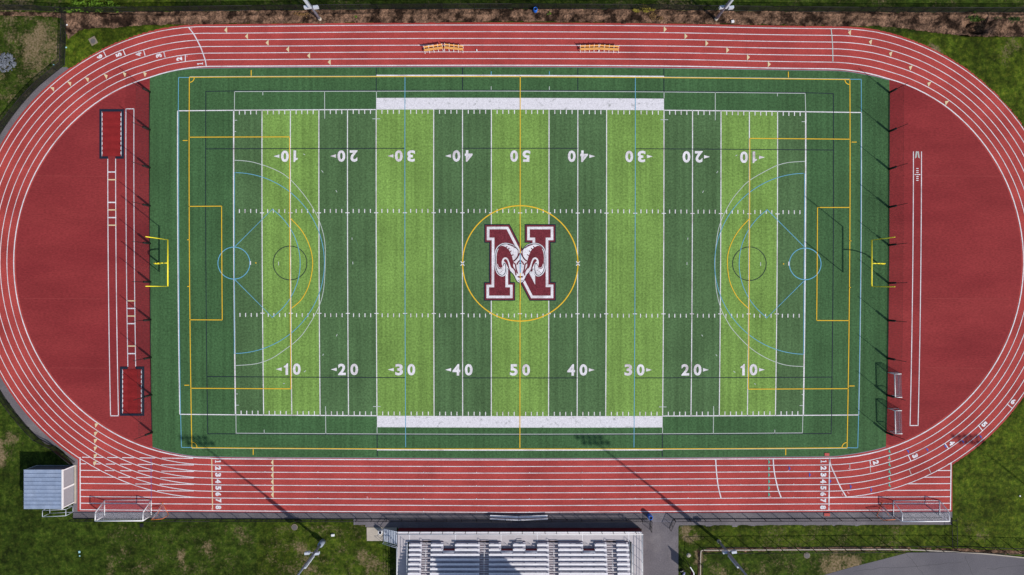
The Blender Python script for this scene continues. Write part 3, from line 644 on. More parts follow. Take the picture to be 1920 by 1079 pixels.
lines('touch_line', [spline([(356,144.5),(480,143.8),(706,143.3)],5), spline([(1245,145),(1440,147),(1593,148.8)],5), spline([(360,840.5),(480,841.3),(707,842.8)],5), spline([(1242,843),(1440,842),(1588,840.7)],5)], .09, ZN+.001, M['thin'], turf)
lines('crease_mark', [[(469.8,490),(469.8,497)], [(1478.8,491),(1478.8,498.5)]], .17, ZB+.002, M['white'], turf)
for x in (867.3, 1083.6): lines('faceoff_cross', [[(x-3.4,490.5),(x+3.4,498.5)],[(x-3.4,498.5),(x+3.4,490.5)]], .13, ZY+.002, M['white'], turf)
# field hockey (navy)
nv = [seg((386.2,171.8),(389.8,813.8)), seg((1562.4,175.8),(1558.2,813.4)), [(386.2,171.8),(440,171.2)], [(1510,174.6),(1562.4,175.8)], spline([(440,170.9),(700,170.1),(960,169.9),(1240,171.5),(1510,174.3)],5), spline([(389.8,813.8),(442,813.9),(700,815.4),(960,816),(1240,815.2),(1504.5,813.5),(1558.2,813.4)],4),
      yd((-25,SL+3.2),(-25,SL+7.3),2), yd((25,SL+3.2),(25,SL+7.3),2), yd((-10,SL+3.4),(-10,SL+7.3),2), yd((10,SL+3.4),(10,SL+7.3),2), yd((-25,-SL-3.3),(-25,-SL-7.2),2), yd((25,-SL-3.3),(25,-SL-7.2),2),
      seg((386.5,279.8),(759.5,278.7)), seg((867,278.5),(1083.5,278.7)), seg((1191.3,279.5),(1562.3,282)), seg((389,706.5),(760,708.5)), seg((867.3,709),(1083,709)), seg((1189.5,709),(1559,707.5))]
lines('hockey_line', nv, .11, ZN, M['navy'], turf)
lines('hockey_circle', [circ((544,493.6),31.7,0,360,40)], .11, ZN+.001, M['navy'], turf, closed=True); lines('hockey_circle', [circ((1405,495),31.5,0,360,40)], .11, ZN+.001, M['navy'], turf, closed=True)
# ---- emblem in the middle
EM = empty('midfield_emblem', (0, 0, 0)); EM.parent = turf
def ez(p): return (890+p[0]/6.165, 405+p[1]/6.165)
NP = [(112,98),(405,98),(640,554),(640,312),(578,312),(578,98),(938,98),(938,312),(880,312),(880,766),(938,766),(938,982),(635,982),(415,555),(415,768),(468,768),(468,982),(108,982),(108,768),(167,768),(169,312),(112,312)]
def inset(P, d):
    n = len(P); out = []
    for i in range(n):
        a, b, c = (np.array(P[i-1], float), np.array(P[i], float), np.array(P[(i+1) % n], float))
        d1 = (b-a)/np.linalg.norm(b-a); d2 = (c-b)/np.linalg.norm(c-b)
        n1 = np.array([-d1[1], d1[0]]); n2 = np.array([-d2[1], d2[0]]); m_ = n1+n2; m_ = m_/(m_.dot(m_))*2
        out.append(tuple(b+m_*d))
    return out
def eflat(name, polys, z, m, width=None): return flat(name, [[ez(p) for p in P] for P in polys], z, m, turf)
zE = .060
eflat('emblem_outline', [NP], zE, M['navy']); eflat('emblem_border', [inset(NP, 11)], zE+.004, M['maroon'])
eflat('emblem_band', [inset(NP, 29)], zE+.008, M['white']); eflat('emblem_letter', [inset(NP, 59)], zE+.012, M['maroon'])
def mir(P): return [(1054-x, y) for x, y in P][::-1]
def sp(P, n=4): return spline(P, n, closed=True)
horn = [(527,425),(500,385),(455,338),(410,320),(360,311),(310,320),(265,350),(238,395),(226,460),(226,540),(233,610),(252,662),(285,695),(322,705),(352,692),(370,662),(378,615),(400,628),(430,665),(460,700),(480,745),(500,772),(527,784)]
hw = horn[:]; full = hw+[(1054-x, y) for x, y in hw[::-1][1:-1]]
def scale_in(P, k): return inset(P, k)
eflat('emblem_ram_edge', [sp([(x, y) for x, y in full], 3)], zE+.016, M['navy'])
def shrink(P, d): return inset(P, d)
fs = sp(full, 3)
area = sum(fs[i][0]*fs[(i+1) % len(fs)][1]-fs[(i+1) % len(fs)][0]*fs[i][1] for i in range(len(fs)))
fs = fs if area > 0 else fs[::-1]
eflat('emblem_ram_head', [inset(fs, 3)], zE+.020, M['white'])
def lr(name, P, z, m, smooth=3):
    Q = sp(P, smooth) if smooth else P
    eflat(name, [Q, mir(Q)], z, m)
def ell(name, P, wd, z, m):
    q = spline(P, 4); lines(name, [[ez(p) for p in q], [ez((1054-x, y)) for x, y in q]], wd, z, m, turf)
# dark groove inside the rim
ell('emblem_groove', [(470,375),(430,348),(385,334)], .10, zE+.0245, M['maroon'])
ell('emblem_groove', [(505,400),(455,352),(410,334),(360,326),(312,336),(274,364),(252,405),(242,462),(242,540),(248,600),(264,648),(290,678),(320,688),(342,676),(354,650),(360,600),(355,560),(345,548),(334,560),(330,580)], .11, zE+.024, M['navy'])
# maroon body of each horn
lr('emblem_horn', [(325,347),(282,362),(258,410),(248,470),(250,530),(262,588),(288,616),(314,610),(322,590),(312,545),(322,502),(348,482),(378,490),(400,532),(418,588),(440,610),(446,548),(440,500),(420,440),(388,385)], zE+.024, M['maroon'])
lr('emblem_horn_shade', [(336,520),(352,500),(372,512),(388,548),(400,600),(412,640),(385,600),(372,570),(350,536)], zE+.026, M['maroon'])
ell('emblem_highlight', [(274,382),(258,420),(250,480),(252,540)], .07, zE+.030, M['white'])
ell('emblem_highlight', [(262,556),(276,592),(300,606),(318,598)], .09, zE+.030, M['white'])
for a, b in (((358,372),(378,352)),((378,396),(402,374)),((400,428),(426,404)),((420,466),(448,448))): ell('emblem_tooth', [a, b], .14, zE+.028, M['maroon'])
for a, b in (((300,640),(318,650)),((316,624),(332,634)),((290,655),(302,660))): ell('emblem_tooth', [a, b], .06, zE+.028, M['maroon'])
ell('emblem_face', [(520,428),(500,470),(470,510),(440,528)], .21, zE+.028, M['maroon'])
ell('emblem_face', [(500,395),(502,440),(488,490),(452,520)], .10, zE+.028, M['maroon'])
ell('emblem_face', [(527,512),(500,540),(488,566)], .21, zE+.028, M['maroon'])
ell('emblem_face', [(440,540),(470,560),(478,610),(490,650),(498,668)], .21, zE+.028, M['maroon'])
ell('emblem_face', [(430,560),(445,600),(470,640),(478,690)], .21, zE+.028, M['maroon'])
ell('emblem_face', [(380,610),(420,650),(455,690),(478,740),(500,768),(527,776)], .10, zE+.028, M['navy'])
ell('emblem_face', [(497,710),(515,704),(524,718)], .21, zE+.028, M['maroon'])
ell('emblem_face', [(500,745),(515,755),(527,757)], .07, zE+.028, M['navy'])
eflat('emblem_ear', [[(640,670),(690,610),(688,768)]], zE+.026, M['white'])
lines('halfway_overlay', [[ez((527,98)), ez((527,435))], [ez((527,662)), ez((527,985))]], .12, zE+.034, M['yellow'], turf)
lines('faceoff_line', [[ez((527,436)), ez((527,660))]], .16, zE+.034, M['blue'], turf)
lines('faceoff_line', [[ez((514,550)), ez((540,550))]], .12, zE+.036, M['navy'], turf)
bpy.data.objects.remove(EM)
bpy.data.objects.remove(bpy.data.objects['midfield_panel'])

# ------------------------------------------------------------------ goalposts
def goalpost(cx, cy, xpx, y0, y1, d, label):
    b = W(cx, cy); r = empty('goalpost', (b[0], b[1], 0)); tag(r, label, 'goalpost', 'football goalposts')
    x = W(xpx, y0, 3.05)[0]-b[0]; ya = W(xpx, y0, 3.05)[1]-b[1]; yb = W(xpx, y1, 3.05)[1]-b[1]; ym = (ya+yb)/2
    bm = bmesh.new(); P = [(0,ym,0),(0,ym,1.7)]
    for k in range(1, 7):
        a = k/6*math.pi/2; P.append((x*(1-math.cos(a)), ym, 1.7+1.35*math.sin(a)))
    for p, q in zip(P, P[1:]): tube(bm, p, q, .085, n=12)
    bm_obj('post', bm, M['goalpost'], r, True)
    tubes('crossbar', [[(x,ya,3.05),(x,yb,3.05)]], .10, M['goalpost'], r, 10)
    for y in (ya, yb): tubes('upright', [[(x,y,3.0),(x,y,9.2)]], .07, M['goalpost'], r, 10)
    bm = bmesh.new(); tube(bm, (0,ym,.02), (0,ym,1.65), .12, n=14); bm_obj('pad', bm, M['goalpost'], r, True)
goalpost(300.5, 493.5, 314.5, 449.8, 537.2, 1, 'yellow football goalpost at the end beside the long jump pits')
goalpost(1647, 495, 1634.5, 450.6, 538, -1, 'yellow football goalpost at the end beside the pole vault runway')

# ------------------------------------------------------------------ ball nets on poles
def ball_net(xs, ys, label, sgn):
    b = W(xs[0], ys[0]); r = empty('ball_net', (b[0], b[1], 0)); tag(r, label, 'safety net', 'ball nets behind the goalposts')
    P = [(W(x, y)[0]-b[0], W(x, y)[1]-b[1]) for x, y in zip(xs, ys)]
    for x, y in P:
        tubes('post', [[(x,y,0),(x,y,5.0)]], .045, M['black'], r)
        bm = bmesh.new(); tube(bm, (x,y,.02), (x,y,1.95), .17, n=12); bm_obj('pad', bm, M['pad'], r, True)
    top = W(xs[0], ys[0]-18); bot = W(xs[-1], ys[-1]+18)
    e0 = (top[0]-b[0], top[1]-b[1]); e1 = (bot[0]-b[0], bot[1]-b[1]); Q = [e0]+P+[e1]
    Q = P
    panel('netting', [((*Q[i],.1),(*Q[i+1],.1),(*Q[i+1],3.9),(*Q[i],3.9)) for i in range(len(Q)-1)], M['dnet'], r)
    tubes('cable', [[(*p,3.9) for p in Q]], .008, M['black'], r, 6); tubes('bottom_rope', [[(*p,.12) for p in Q]], .05, M['black'], r, 6)
ysR = [174,247,317.5,389,460,531,601,672,741,811]; xsR = [1667.3,1667,1666.7,1666.5,1666.3,1665.8,1665,1664,1662.8,1661.2]
ysL = [173,244,315,386.5,457,529,600,670.5,740.5,811]; xsL = [281.2,281,281,281.2,281.5,282,282.6,283.3,284.2,285.8]
ball_net(xsR, ysR, 'tall black net on padded poles between turf and pole vault runway', -1)
ball_net(xsL, ysL, 'tall black net on padded poles between turf and long jump pits', 1)

# ------------------------------------------------------------------ chain-link fences
def fence(pts, h, sp_, label, m='bnet', cat='fence', name='chain_link_fence', group='black chain-link fences round the ground'):
    b = W(*pts[0]); r = empty(name, (b[0], b[1], 0)); tag(r, label, cat, group)
    P = [Vector((W(*p)[0]-b[0], W(*p)[1]-b[1], 0)) for p in pts]
    panel('mesh', [(P[i]+Vector((0,0,.04)), P[i+1]+Vector((0,0,.04)), P[i+1]+Vector((0,0,h)), P[i]+Vector((0,0,h))) for i in range(len(P)-1)], M[m], r)
    up = Vector((0,0,h)); tubes('top_rail', [[p+up for p in P]], .045, M['black'], r, 6); tubes('bottom_rail', [[p+Vector((0,0,.06)) for p in P]], .05, M['black'], r, 6)
    bm = bmesh.new(); tube(bm, (0,0,0), (0,0,h+.05), .055, n=8); me = bpy.data.meshes.new('post'); bm.to_mesh(me); bm.free(); me.materials.append(M['black'])
    acc = 0; nxt = 0; step = sp_*S; cnt = 0
    for i in range(len(P)-1):
        L = (P[i+1]-P[i]).length
        while nxt <= acc+L+1e-6 and cnt < 98:
            q = P[i]+(P[i+1]-P[i])*((nxt-acc)/L); o = link('post', me, None, r); o.location = q; nxt += step; cnt += 1
        acc += L
    return r
fence([(-40,18.5),(60,19),(125,23),(250,22.5),(480,19.5),(700,17.3),(960,16.3),(1200,17.8),(1440,21.3),(1600,22.8),(1960,23.8)], 1.8, 30, 'long black chain-link fence between mulch bed and top grass', 'bnet2')
arcf = [(393+460*math.cos(math.radians(a)), 492-460*math.sin(math.radians(a))) for a in range(130, 230, 4)]
fence([(125.5,24),(123.5,70),(121.5,122)]+arcf[1:]+[(104,838),(141,867)], 1.3, 29, 'low black chain-link fence curving round outside the left bend', 'bnet2')
fence([(138,972.5),(400,973),(700,973.3),(960,974),(1214,973.5)], 1.25, 28, 'black chain-link fence between track and bleacher, left of the gate')
fence([(1264,973.5),(1400,973),(1640,972),(1784.5,971.5),(1785.5,1024)], 1.25, 28, 'black chain-link fence between track and path, right of the gate', 'bnet3')
fence([(1307,1110),(1309,1060),(1310.5,1027.5),(1400,1026.8),(1640,1025.3),(1786,1024.5),(1960,1031)], 2.35, 29.2, 'tall black chain-link fence following the pale kerb by parking lot', 'bnet3')
def gate(a, b, label):
    w0 = W(*a); r = empty('gate', (w0[0], w0[1], 0)); tag(r, label, 'gate', 'open gate leaves by the blue barrel')
    q = Vector((W(*b)[0]-w0[0], W(*b)[1]-w0[1], 0)); u = Vector((0,0,1.25)); g = Vector((0,0,.08))
    tubes('frame', [[g, q+g, q+u, u, g], [q*.55+g, q*.55+u]], .035, M['black'], r); panel('mesh', [(g, q+g, q+u, u)], M['bnet'], r)
    tubes('hinge_post', [[(0,0,0),(0,0,1.35)]], .055, M['black'], r)
gate((1219.5,974.5), (1219.2,994), 'open black gate leaf beside the blue barrel')
gate((1263,973.5), (1255,991.5), 'open black gate leaf swung over the wide asphalt path')

# ------------------------------------------------------------------ floodlight poles
def light_pole(px, py, arms, label, base=True):
    b = W(px, py); r = empty('light_pole', (b[0], b[1], 0)); tag(r, label, 'light pole', 'tall floodlight poles round the ground')
    bm = bmesh.new(); tube(bm, (0,0,0), (0,0,21.2), .215, .085, n=16); bm_obj('pole', bm, M['pole'], r, True)
    bm = bmesh.new()
    if base == 'box': tube(bm, (0,0,-.05), (0,0,1.5), .44, .42, n=16)
    else: tube(bm, (0,0,-.05), (0,0,.55), .30, .27, n=16)
    bm_obj('base', bm, M['pole' if base == 'box' else 'concrete'], r, True)
    bm = bmesh.new()
    for x, w_ in arms:
        dx, dy = x; c = W(px, py)
        obox(bm, (dx, dy), (1, .12), .75, .36, 4.15, 4.75)
    bm_obj('speaker', bm, M['steel_lt'], r)
    tubes('bracket', [[(arms[0][0][0], arms[0][0][1], 4.3), (arms[1][0][0], arms[1][0][1], 4.3)]], .05, M['steel_lt'], r)
    bm = bmesh.new(); obox(bm, (.0, -.33), (1, 0), .30, .22, 5.0, 9.2); bm_obj('cabinet', bm, M['steel_lt'], r)
    tubes('crossarm', [[(-2.0,0,z),(2.0,0,z)] for z in (21.0, 19.9)], .06, M['pole'], r)
    bm = bmesh.new(); tube(bm, (0,.1,0), (0,-.35,-.12), .20, .33, n=12); bmesh.ops.recalc_face_normals(bm, faces=bm.faces)
    me = bpy.data.meshes.new('lamp_head'); bm.to_mesh(me); bm.free(); me.materials.append(M['steel'])
    s = 1 if py < 500 else -1
    for z in (21.0, 19.9):
        for k in range(5):
            o = link('lamp_head', me, None, r); o.location = (-1.85+.925*k, .2*s, z+.1); o.rotation_euler = (0 if s > 0 else 0, 0, 0 if s > 0 else math.pi)
light_pole(600.3, 37, [((-.75,.05),0),((.65,.05),0)], 'grey light pole standing in the mulch near the top left straight')
light_pole(1342, 37, [((-.45,.05),0),((.95,.0),0)], 'grey light pole standing in the mulch near the top right straight')
light_pole(605.5, 1015.5, [((-1.1,-.05),0),((.35,-.1),0)], 'grey light pole with a thick sleeve on grass left of bleacher', 'box')
light_pole(1347, 1014.5, [((-.4,.02),0),((.95,.05),0)], 'grey light pole on grass above the pale kerb corner', True)
light_pole(2052, 1013, [((-.4,.02),0),((.95,.05),0)], 'grey light pole out beyond the lower right bend')

# ------------------------------------------------------------------ goals
def soccer_goal(bl, br, flip, label):
    c = W((bl[0]+br[0])/2, (bl[1]+br[1])/2); r = empty('soccer_goal', (c[0], c[1], 0)); tag(r, label, 'soccer goal', 'large white soccer goals')
    L = Vector(W(*bl))-Vector(c); R = Vector(W(*br))-Vector(c); up = Vector((0,0,2.44)); bk = Vector((0,2.45,0)); tb = Vector((0,1.28,0)); g = Vector((0,0,.06))
    for a in (L, R):
        tubes('upright', [[a, a+up]], .085, M['whitep'], r, 10); tubes('side_frame', [[a+g, a+bk+g, a+tb+up-Vector((0,0,.03)), a+up]], .07, M['whitep'], r)
    tubes('crossbar', [[L+up, R+up]], .095, M['whitep'], r, 10); tubes('ground_bar', [[L+bk+g, R+bk+g]], .045, M['whitep'], r)
    q = [(L+tb+up, R+tb+up, R+up, L+up), (L+bk+g, R+bk+g, R+tb+up, L+tb+up)]
    for a in (L, R): q += [(a+g, a+bk+g, a+tb+up, a+up)]
    panel('net', q, M['snet'], r)
soccer_goal((196.5,967), (284,966.5), 0, 'large white soccer goal by the grey shed')
soccer_goal((1674.8,967.8), (1761.5,967.5), 0, 'large white soccer goal at the lower right end of the straight')
def lax(bl, br, ap, label):
    c = W(*ap); r = empty('lacrosse_goal', (c[0], c[1], 0)); tag(r, label, 'lacrosse goal', 'orange lacrosse goals')
    L = Vector(W(*bl))-Vector(c); R = Vector(W(*br))-Vector(c); A = Vector((0,0,.04)); up = Vector((0,0,1.83)); g = Vector((0,0,.04))
    for a in (L, R): tubes('upright', [[a, a+up]], .04, M['orange'], r); 
    tubes('crossbar', [[L+up, R+up]], .045, M['orange'], r); tubes('base_bar', [[L+g, A, R+g]], .035, M['orange'], r)
    tubes('apex', [[A+Vector((-.12,-.02,0)), A+Vector((.12,-.02,0))]], .06, M['orange'], r)
    panel('net', [(L+g, A, L+up), (A, R+g, R+up), (A, R+up, L+up)], M['snet'], r)
lax((294.8,967.4), (316.5,965.6), (304.8,943), 'orange lacrosse goal next to the left soccer goal')
lax((1643.9,968), (1666,967), (1653.3,943), 'orange lacrosse goal next to the right soccer goal')
def small_goal(top, bot, label):
    c = W(*top); r = empty('small_goal', (c[0], c[1], 0)); tag(r, label, 'small goal', 'small white goals on the red area')
    L = Vector((0,0,0)); R = Vector(W(*bot))-Vector(c); up = Vector((0,0,1.95)); tb = Vector((1.05,0,0)); bk = Vector((1.75,0,0)); g = Vector((0,0,.05))
    for a in (L, R): tubes('upright', [[a, a+up]], .07, M['whitep'], r); tubes('side_frame', [[a+g, a+bk+g, a+tb+up, a+up]], .035, M['steel'], r); tubes('top_bar', [[a+up, a+up+tb]], .07, M['whitep'], r)
    tubes('crossbar', [[L+up, R+up]], .085, M['whitep'], r); tubes('ground_bar', [[L+bk+g, R+bk+g]], .03, M['steel'], r)
    q = [(L+tb+up, R+tb+up, R+up, L+up), (L+bk+g, R+bk+g, R+tb+up, L+tb+up)]
    for a in (L, R): q += [(a+g, a+bk+g, a+tb+up, a+up)]
    panel('net', q, M['gnet'], r)
small_goal((1664,698.5), (1665.3,741.5), 'small white netted goal, upper of two by the right turf edge')
small_goal((1664.5,766), (1665.8,808.5), 'small white netted goal, lower of two by the right turf edge')

# ------------------------------------------------------------------ benches
def wood_bench(a, b, label):
    c = W((a[0]+b[0])/2, (a[1]+b[1])/2); d = Vector(W(*b))-Vector(W(*a)); L = d.length; rz = math.atan2(d.y, d.x)
    r = empty('team_bench', (c[0], c[1], 0), rz); tag(r, label, 'bench', 'orange team benches on the track')
    bm = bmesh.new(); box(bm, -L/2, L/2, -.20, -.02, .43, .47); box(bm, -L/2, L/2, .0, .17, .43, .47); bm_obj('seat', bm, M['wood'], r)
    bm = bmesh.new(); v = box(bm, -L/2, L/2, .30, .335, .62, .86); bmesh.ops.rotate(bm, verts=bm.verts, cent=(0,.3,.62), matrix=Matrix.Rotation(math.radians(-32), 3, 'X')); bm_obj('backrest', bm, M['wood'], r)
    n = 5
    for k in range(n):
        x = -L/2+.04+(L-.08)*k/(n-1); bm = bmesh.new()
        box(bm, x-.035, x+.035, -.30, .34, .38, .425); tube(bm, (x,-.42,0), (x,-.22,.40), .04, n=6); tube(bm, (x,.30,0), (x,.22,.40), .035, n=6); tube(bm, (x,.24,.40), (x,.50,.92), .04, n=6)
        box(bm, x-.04, x+.04, -.46, -.30, .0, .05); bm_obj('leg', bm, M['whitep'], r)
wood_bench((796,96.2), (830.8,91.4), 'orange slatted bench, leftmost on the track')
wood_bench((833.5,91.0), (869,94.6), 'orange slatted bench, second from left on the track')
wood_bench((1087,94.2), (1122.3,93.2), 'orange slatted bench, third from left on the track')
wood_bench((1123,93.1), (1159.5,95), 'orange slatted bench, rightmost on the track')
def alu_bench(a, b, label):
    c = W((a[0]+b[0])/2, (a[1]+b[1])/2); d = Vector(W(*b))-Vector(W(*a)); L = d.length; rz = math.atan2(d.y, d.x)
    r = empty('aluminium_bench', (c[0], c[1], 0), rz); tag(r, label, 'bench', 'aluminium benches by the fence')
    bm = bmesh.new(); box(bm, -L/2, L/2, -.15, .17, .42, .46); bm_obj('seat', bm, M['alu'], r)
    bm = bmesh.new(); box(bm, -L/2, L/2, -.37, -.24, .66, .88); bm_obj('backrest', bm, M['alu'], r)
    for k in range(3):
        x = -L/2+.3+(L-.6)*k/2; bm = bmesh.new(); box(bm, x-.03, x+.03, -.30, .16, .36, .41); box(bm, x-.03, x+.03, -.05, .02, 0, .36); box(bm, x-.03, x+.03, -.38, -.345, .36, .8); box(bm, x-.03, x+.03, -.3, .25, 0, .05); bm_obj('leg', bm, M['steel'], r)
alu_bench((919,966.4), (972.3,968.6), 'long aluminium bench by the fence, left one of the pair')
alu_bench((973,968.6), (1026.5,966.4), 'long aluminium bench by the fence, right one of the pair')

# ------------------------------------------------------------------ barrels and bins
def barrel(px, py, m, label, name='barrel', hh=.95, rr=.32, grp=None, cat='barrel'):
    c = W(px, py); r = empty(name, (c[0], c[1], 0)); tag(r, label, cat, grp)
    prof = [(rr*.93,0),(rr,.06),(rr,hh*.3),(rr*1.05,hh*.33),(rr,hh*.36),(rr,hh*.64),(rr*1.05,hh*.67),(rr,hh*.7),(rr,hh*.95),(rr*.94,hh),(rr*.72,hh),(rr*.72,hh-.12)]
    bm = bmesh.new(); n = 20; rings = [[bm.verts.new((p*math.cos(2*math.pi*i/n), p*math.sin(2*math.pi*i/n), z)) for i in range(n)] for p, z in prof]
    for A, B in zip(rings, rings[1:]):
        for i in range(n): bm.faces.new((A[i], A[(i+1) % n], B[(i+1) % n], B[i]))
    bm.faces.new(rings[0][::-1]); bm_obj('drum', bm, M[m], r, True)
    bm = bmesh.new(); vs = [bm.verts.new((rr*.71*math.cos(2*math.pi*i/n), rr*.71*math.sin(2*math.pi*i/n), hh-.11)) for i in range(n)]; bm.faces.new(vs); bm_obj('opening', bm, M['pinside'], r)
barrel(1003.5, 21.5, 'barrel', 'blue plastic barrel on the mulch by the top fence', grp='blue plastic barrels')
barrel(1217.5, 967, 'barrel', 'blue plastic barrel beside the open gate', hh=1.1, rr=.36, grp='blue plastic barrels')
barrel(714.5, 995.2, 'whitep', 'white bin on the concrete pad by the bleacher steps', 'bin', .9, .34, 'white bins', 'bin')
barrel(1199, 1066, 'whitep', 'white bin at the bottom, right of the bleacher ramp', 'bin', .9, .34, 'white bins', 'bin')

# ------------------------------------------------------------------ shed
sh = empty('shed', (*W(104,908)[:2], 0)); tag(sh, 'grey metal storage shed with roller doors beside the track corner', 'shed')
c0 = W(104, 908); X0, Y0 = W(70.3,943)[0]-c0[0], W(70,943)[1]-c0[1]; X1, Y1 = W(138.2,873)[0]-c0[0], W(138,873)[1]-c0[1]
bm = bmesh.new(); box(bm, X0, X1, Y0, Y1, 0, 2.62); bm_obj('wall', bm, M['wall'], sh)
bm = bmesh.new(); n = 10; dy = (Y1-Y0+.16)/n
for k in range(n):
    y = Y0-.08+k*dy; box(bm, X0-.15, X1+.06, y, y+dy-.05, 2.63, 2.74); box(bm, X0-.15, X1+.06, y+dy-.05, y+dy, 2.63, 2.80)
roof = bm_obj('roof', bm, M['roof'], sh)
bm = bmesh.new(); box(bm, X1-.02, X1+.14, Y0-.09, Y1+.09, 2.62, 2.83); bm_obj('gutter', bm, M['whitep'], sh)
ym = (Y0+Y1)/2
for a, b in ((Y0+.18, ym-.16), (ym+.16, Y1-.18)):
    bm = bmesh.new()
    for k in range(9): z = .06+k*.27; box(bm, X1+.003, X1+.05, a, b, z, z+.255)
    dr = bm_obj('roller_door', bm, M['door'], sh)
bm = bmesh.new(); box(bm, X1+.003, X1+.10, Y0, Y0+.15, 0, 2.61); box(bm, X1+.003, X1+.10, Y1-.15, Y1, 0, 2.61); box(bm, X1+.003, X1+.10, ym-.13, ym+.13, 0, 2.61); box(bm, X1+.006, X1+.09, Y0+.15, Y1-.15, 2.50, 2.60); bm_obj('door_frame', bm, M['whitep'], sh)
bm = bmesh.new(); box(bm, X0, X1, Y1+.003, Y1+.04, .0, .08); box(bm, X0-.05, X0+.04, Y1+.003, Y1+.06, .1, 2.62); bm_obj('trim', bm, M['steel_lt'], sh)
bm = bmesh.new(); box(bm, X1+.12, X1+.42, Y0-.1, Y1+.1, 0, .06); bm_obj('sill', bm, M['concrete'], sh)
c = W(115, 955.5); fr = empty('pipe_frame', (c[0], c[1], 0)); tag(fr, 'open pale blue pipe frame standing against the shed', 'metal frame')
a = Vector(W(93.8,962.5))-Vector(c); b = Vector(W(137,960.5))-Vector(c); d = Vector((0,1.0,0)); u = Vector((0,0,1.7)); g = Vector((0,0,.05))
tubes('bottom_rail', [[a+g, b+g, b+d+g, a+d+g, a+g]], .03, M['steel_lt'], fr); tubes('top_rail', [[a+u, b+u, b+d+u, a+d+u, a+u]], .045, M['steel_lt'], fr)
for p in (a, b, a+d, b+d): tubes('leg', [[p, p+u]], .035, M['steel_lt'], fr)

# ------------------------------------------------------------------ bleacher
bc = W(974, 990.3); bl_ = empty('bleacher', (0, bc[1], 0)); tag(bl_, 'aluminium bleacher with maroon fascia and raised front walkway', 'bleacher')
def BW(px, py, z): q = W(px, py, z); return q[0], q[1]-bc[1]
DZ = 1.5; yf = 0.0
XL = BW(745.5, 1000, DZ)[0]; XL2 = BW(765, 1000, DZ)[0]; XR = BW(1203, 1000, DZ)[0]; XR2 = BW(1184, 1000, DZ)[0]
NR = 11
def rowz(i): return DZ+.43+.20*(i+1)
def rowy(i): z = rowz(i); return BW(900, 1022.9+8.96*i, z)[1]
yb = rowy(0)+.30
bm = bmesh.new(); box(bm, XL, XR, yb, yf, DZ-.10, DZ); nd = BW(900, 1031, DZ)[1]
for a, b in ((831.7,853),(939.8,961.6),(985.5,1006.7),(1093.4,1114.7)): box(bm, BW(a,1000,DZ)[0], BW(b,1000,DZ)[0], nd, yb, DZ-.10, DZ)
yend = rowy(NR-1)-.7
box(bm, XL, XL2, yend, yb, DZ-.10, DZ); box(bm, XR2, XR, yend, yb, DZ-.10, DZ)
bm_obj('walkway', bm, M['deck'], bl_)
bm = bmesh.new()
for a in (BW(768,1000,DZ)[0], BW(854,1000,DZ)[0], BW(939.5,1000,DZ)[0], BW(1007.5,1000,DZ)[0], BW(1092,1000,DZ)[0], BW(1179,1000,DZ)[0]): box(bm, a-.04, a+.04, yb+.02, yf-.1, DZ+.002, DZ+.012)
bm_obj('deck_joint', bm, M['alu'], bl_)
bm = bmesh.new(); box(bm, XL, XR, yf+.003, yf+.05, .1, DZ+.01); box(bm, XR+.003, XR+.05, yend, yf, .1, DZ+.01); box(bm, XL-.05, XL-.003, yend, -2.2, .1, DZ+.01); bm_obj('fascia', bm, M['fascia'], bl_)
ais = [(791.7,807.8),(900,916.5),(1029.4,1046),(1137.4,1155)]
nots = [(831.7,853),(939.8,961.6),(985.5,1006.7),(1093.4,1114.7)]
secs = [(767,791.7),(807.8,900),(916.5,1029.4),(1046,1137.4),(1155,1179.3)]
def xat(px, z): return (px-960)*S*(H-1.9)/H
for i in range(NR):
    z = rowz(i); y = rowy(i)
    for a, b in secs:
        segs = [(a, b)]
        if i < 2:
            for n0, n1 in nots:
                o = []
                for p, q in segs:
                    if n0 >= p and n1 <= q: o += [(p, n0), (n1, q)]
                    else: o.append((p, q))
                segs = o
        for p, q in segs:
            x0, x1 = xat(p, z), xat(q, z)
            bm = bmesh.new(); box(bm, x0+.03, x1-.03, y-.15, y+.15, z-.05, z)
            for k in range(int((x1-x0)/1.8)+1):
                xx = x0+.25+k*1.8
                if xx < x1-.1: box(bm, xx-.03, xx+.03, y-.05, y+.05, z-.40, z-.05)
            bm_obj('seat_plank', bm, M['alu'], bl_)
bm = bmesh.new(); bm2 = bmesh.new()
for i in range(NR):
    z = rowz(i)-.43; y = rowy(i); yn = rowy(i-1) if i else y+.78
    for a, b in secs:
        segs = [(a, b)]
        if i < 2:
            for n0, n1 in nots:
                o = []
                for p, q in segs:
                    if n0 >= p and n1 <= q: o += [(p, n0), (n1, q)]
                    else: o.append((p, q))
                segs = o
        for p, q in segs:
            x0, x1 = xat(p, z), xat(q, z)
            box(bm, x0, x1, y-.14, y+.16, z-.05, z); box(bm, x0, x1, y+.19, y+.50 if i else y+.32, z-.05, z)
            box(bm2, x0, x1, y+.505 if i else y+.33, y+.53 if i else y+.355, z-.24, z-.005)
bm_obj('footboard', bm, M['foot'], bl_); bm_obj('riser', bm2, M['nosing'], bl_)
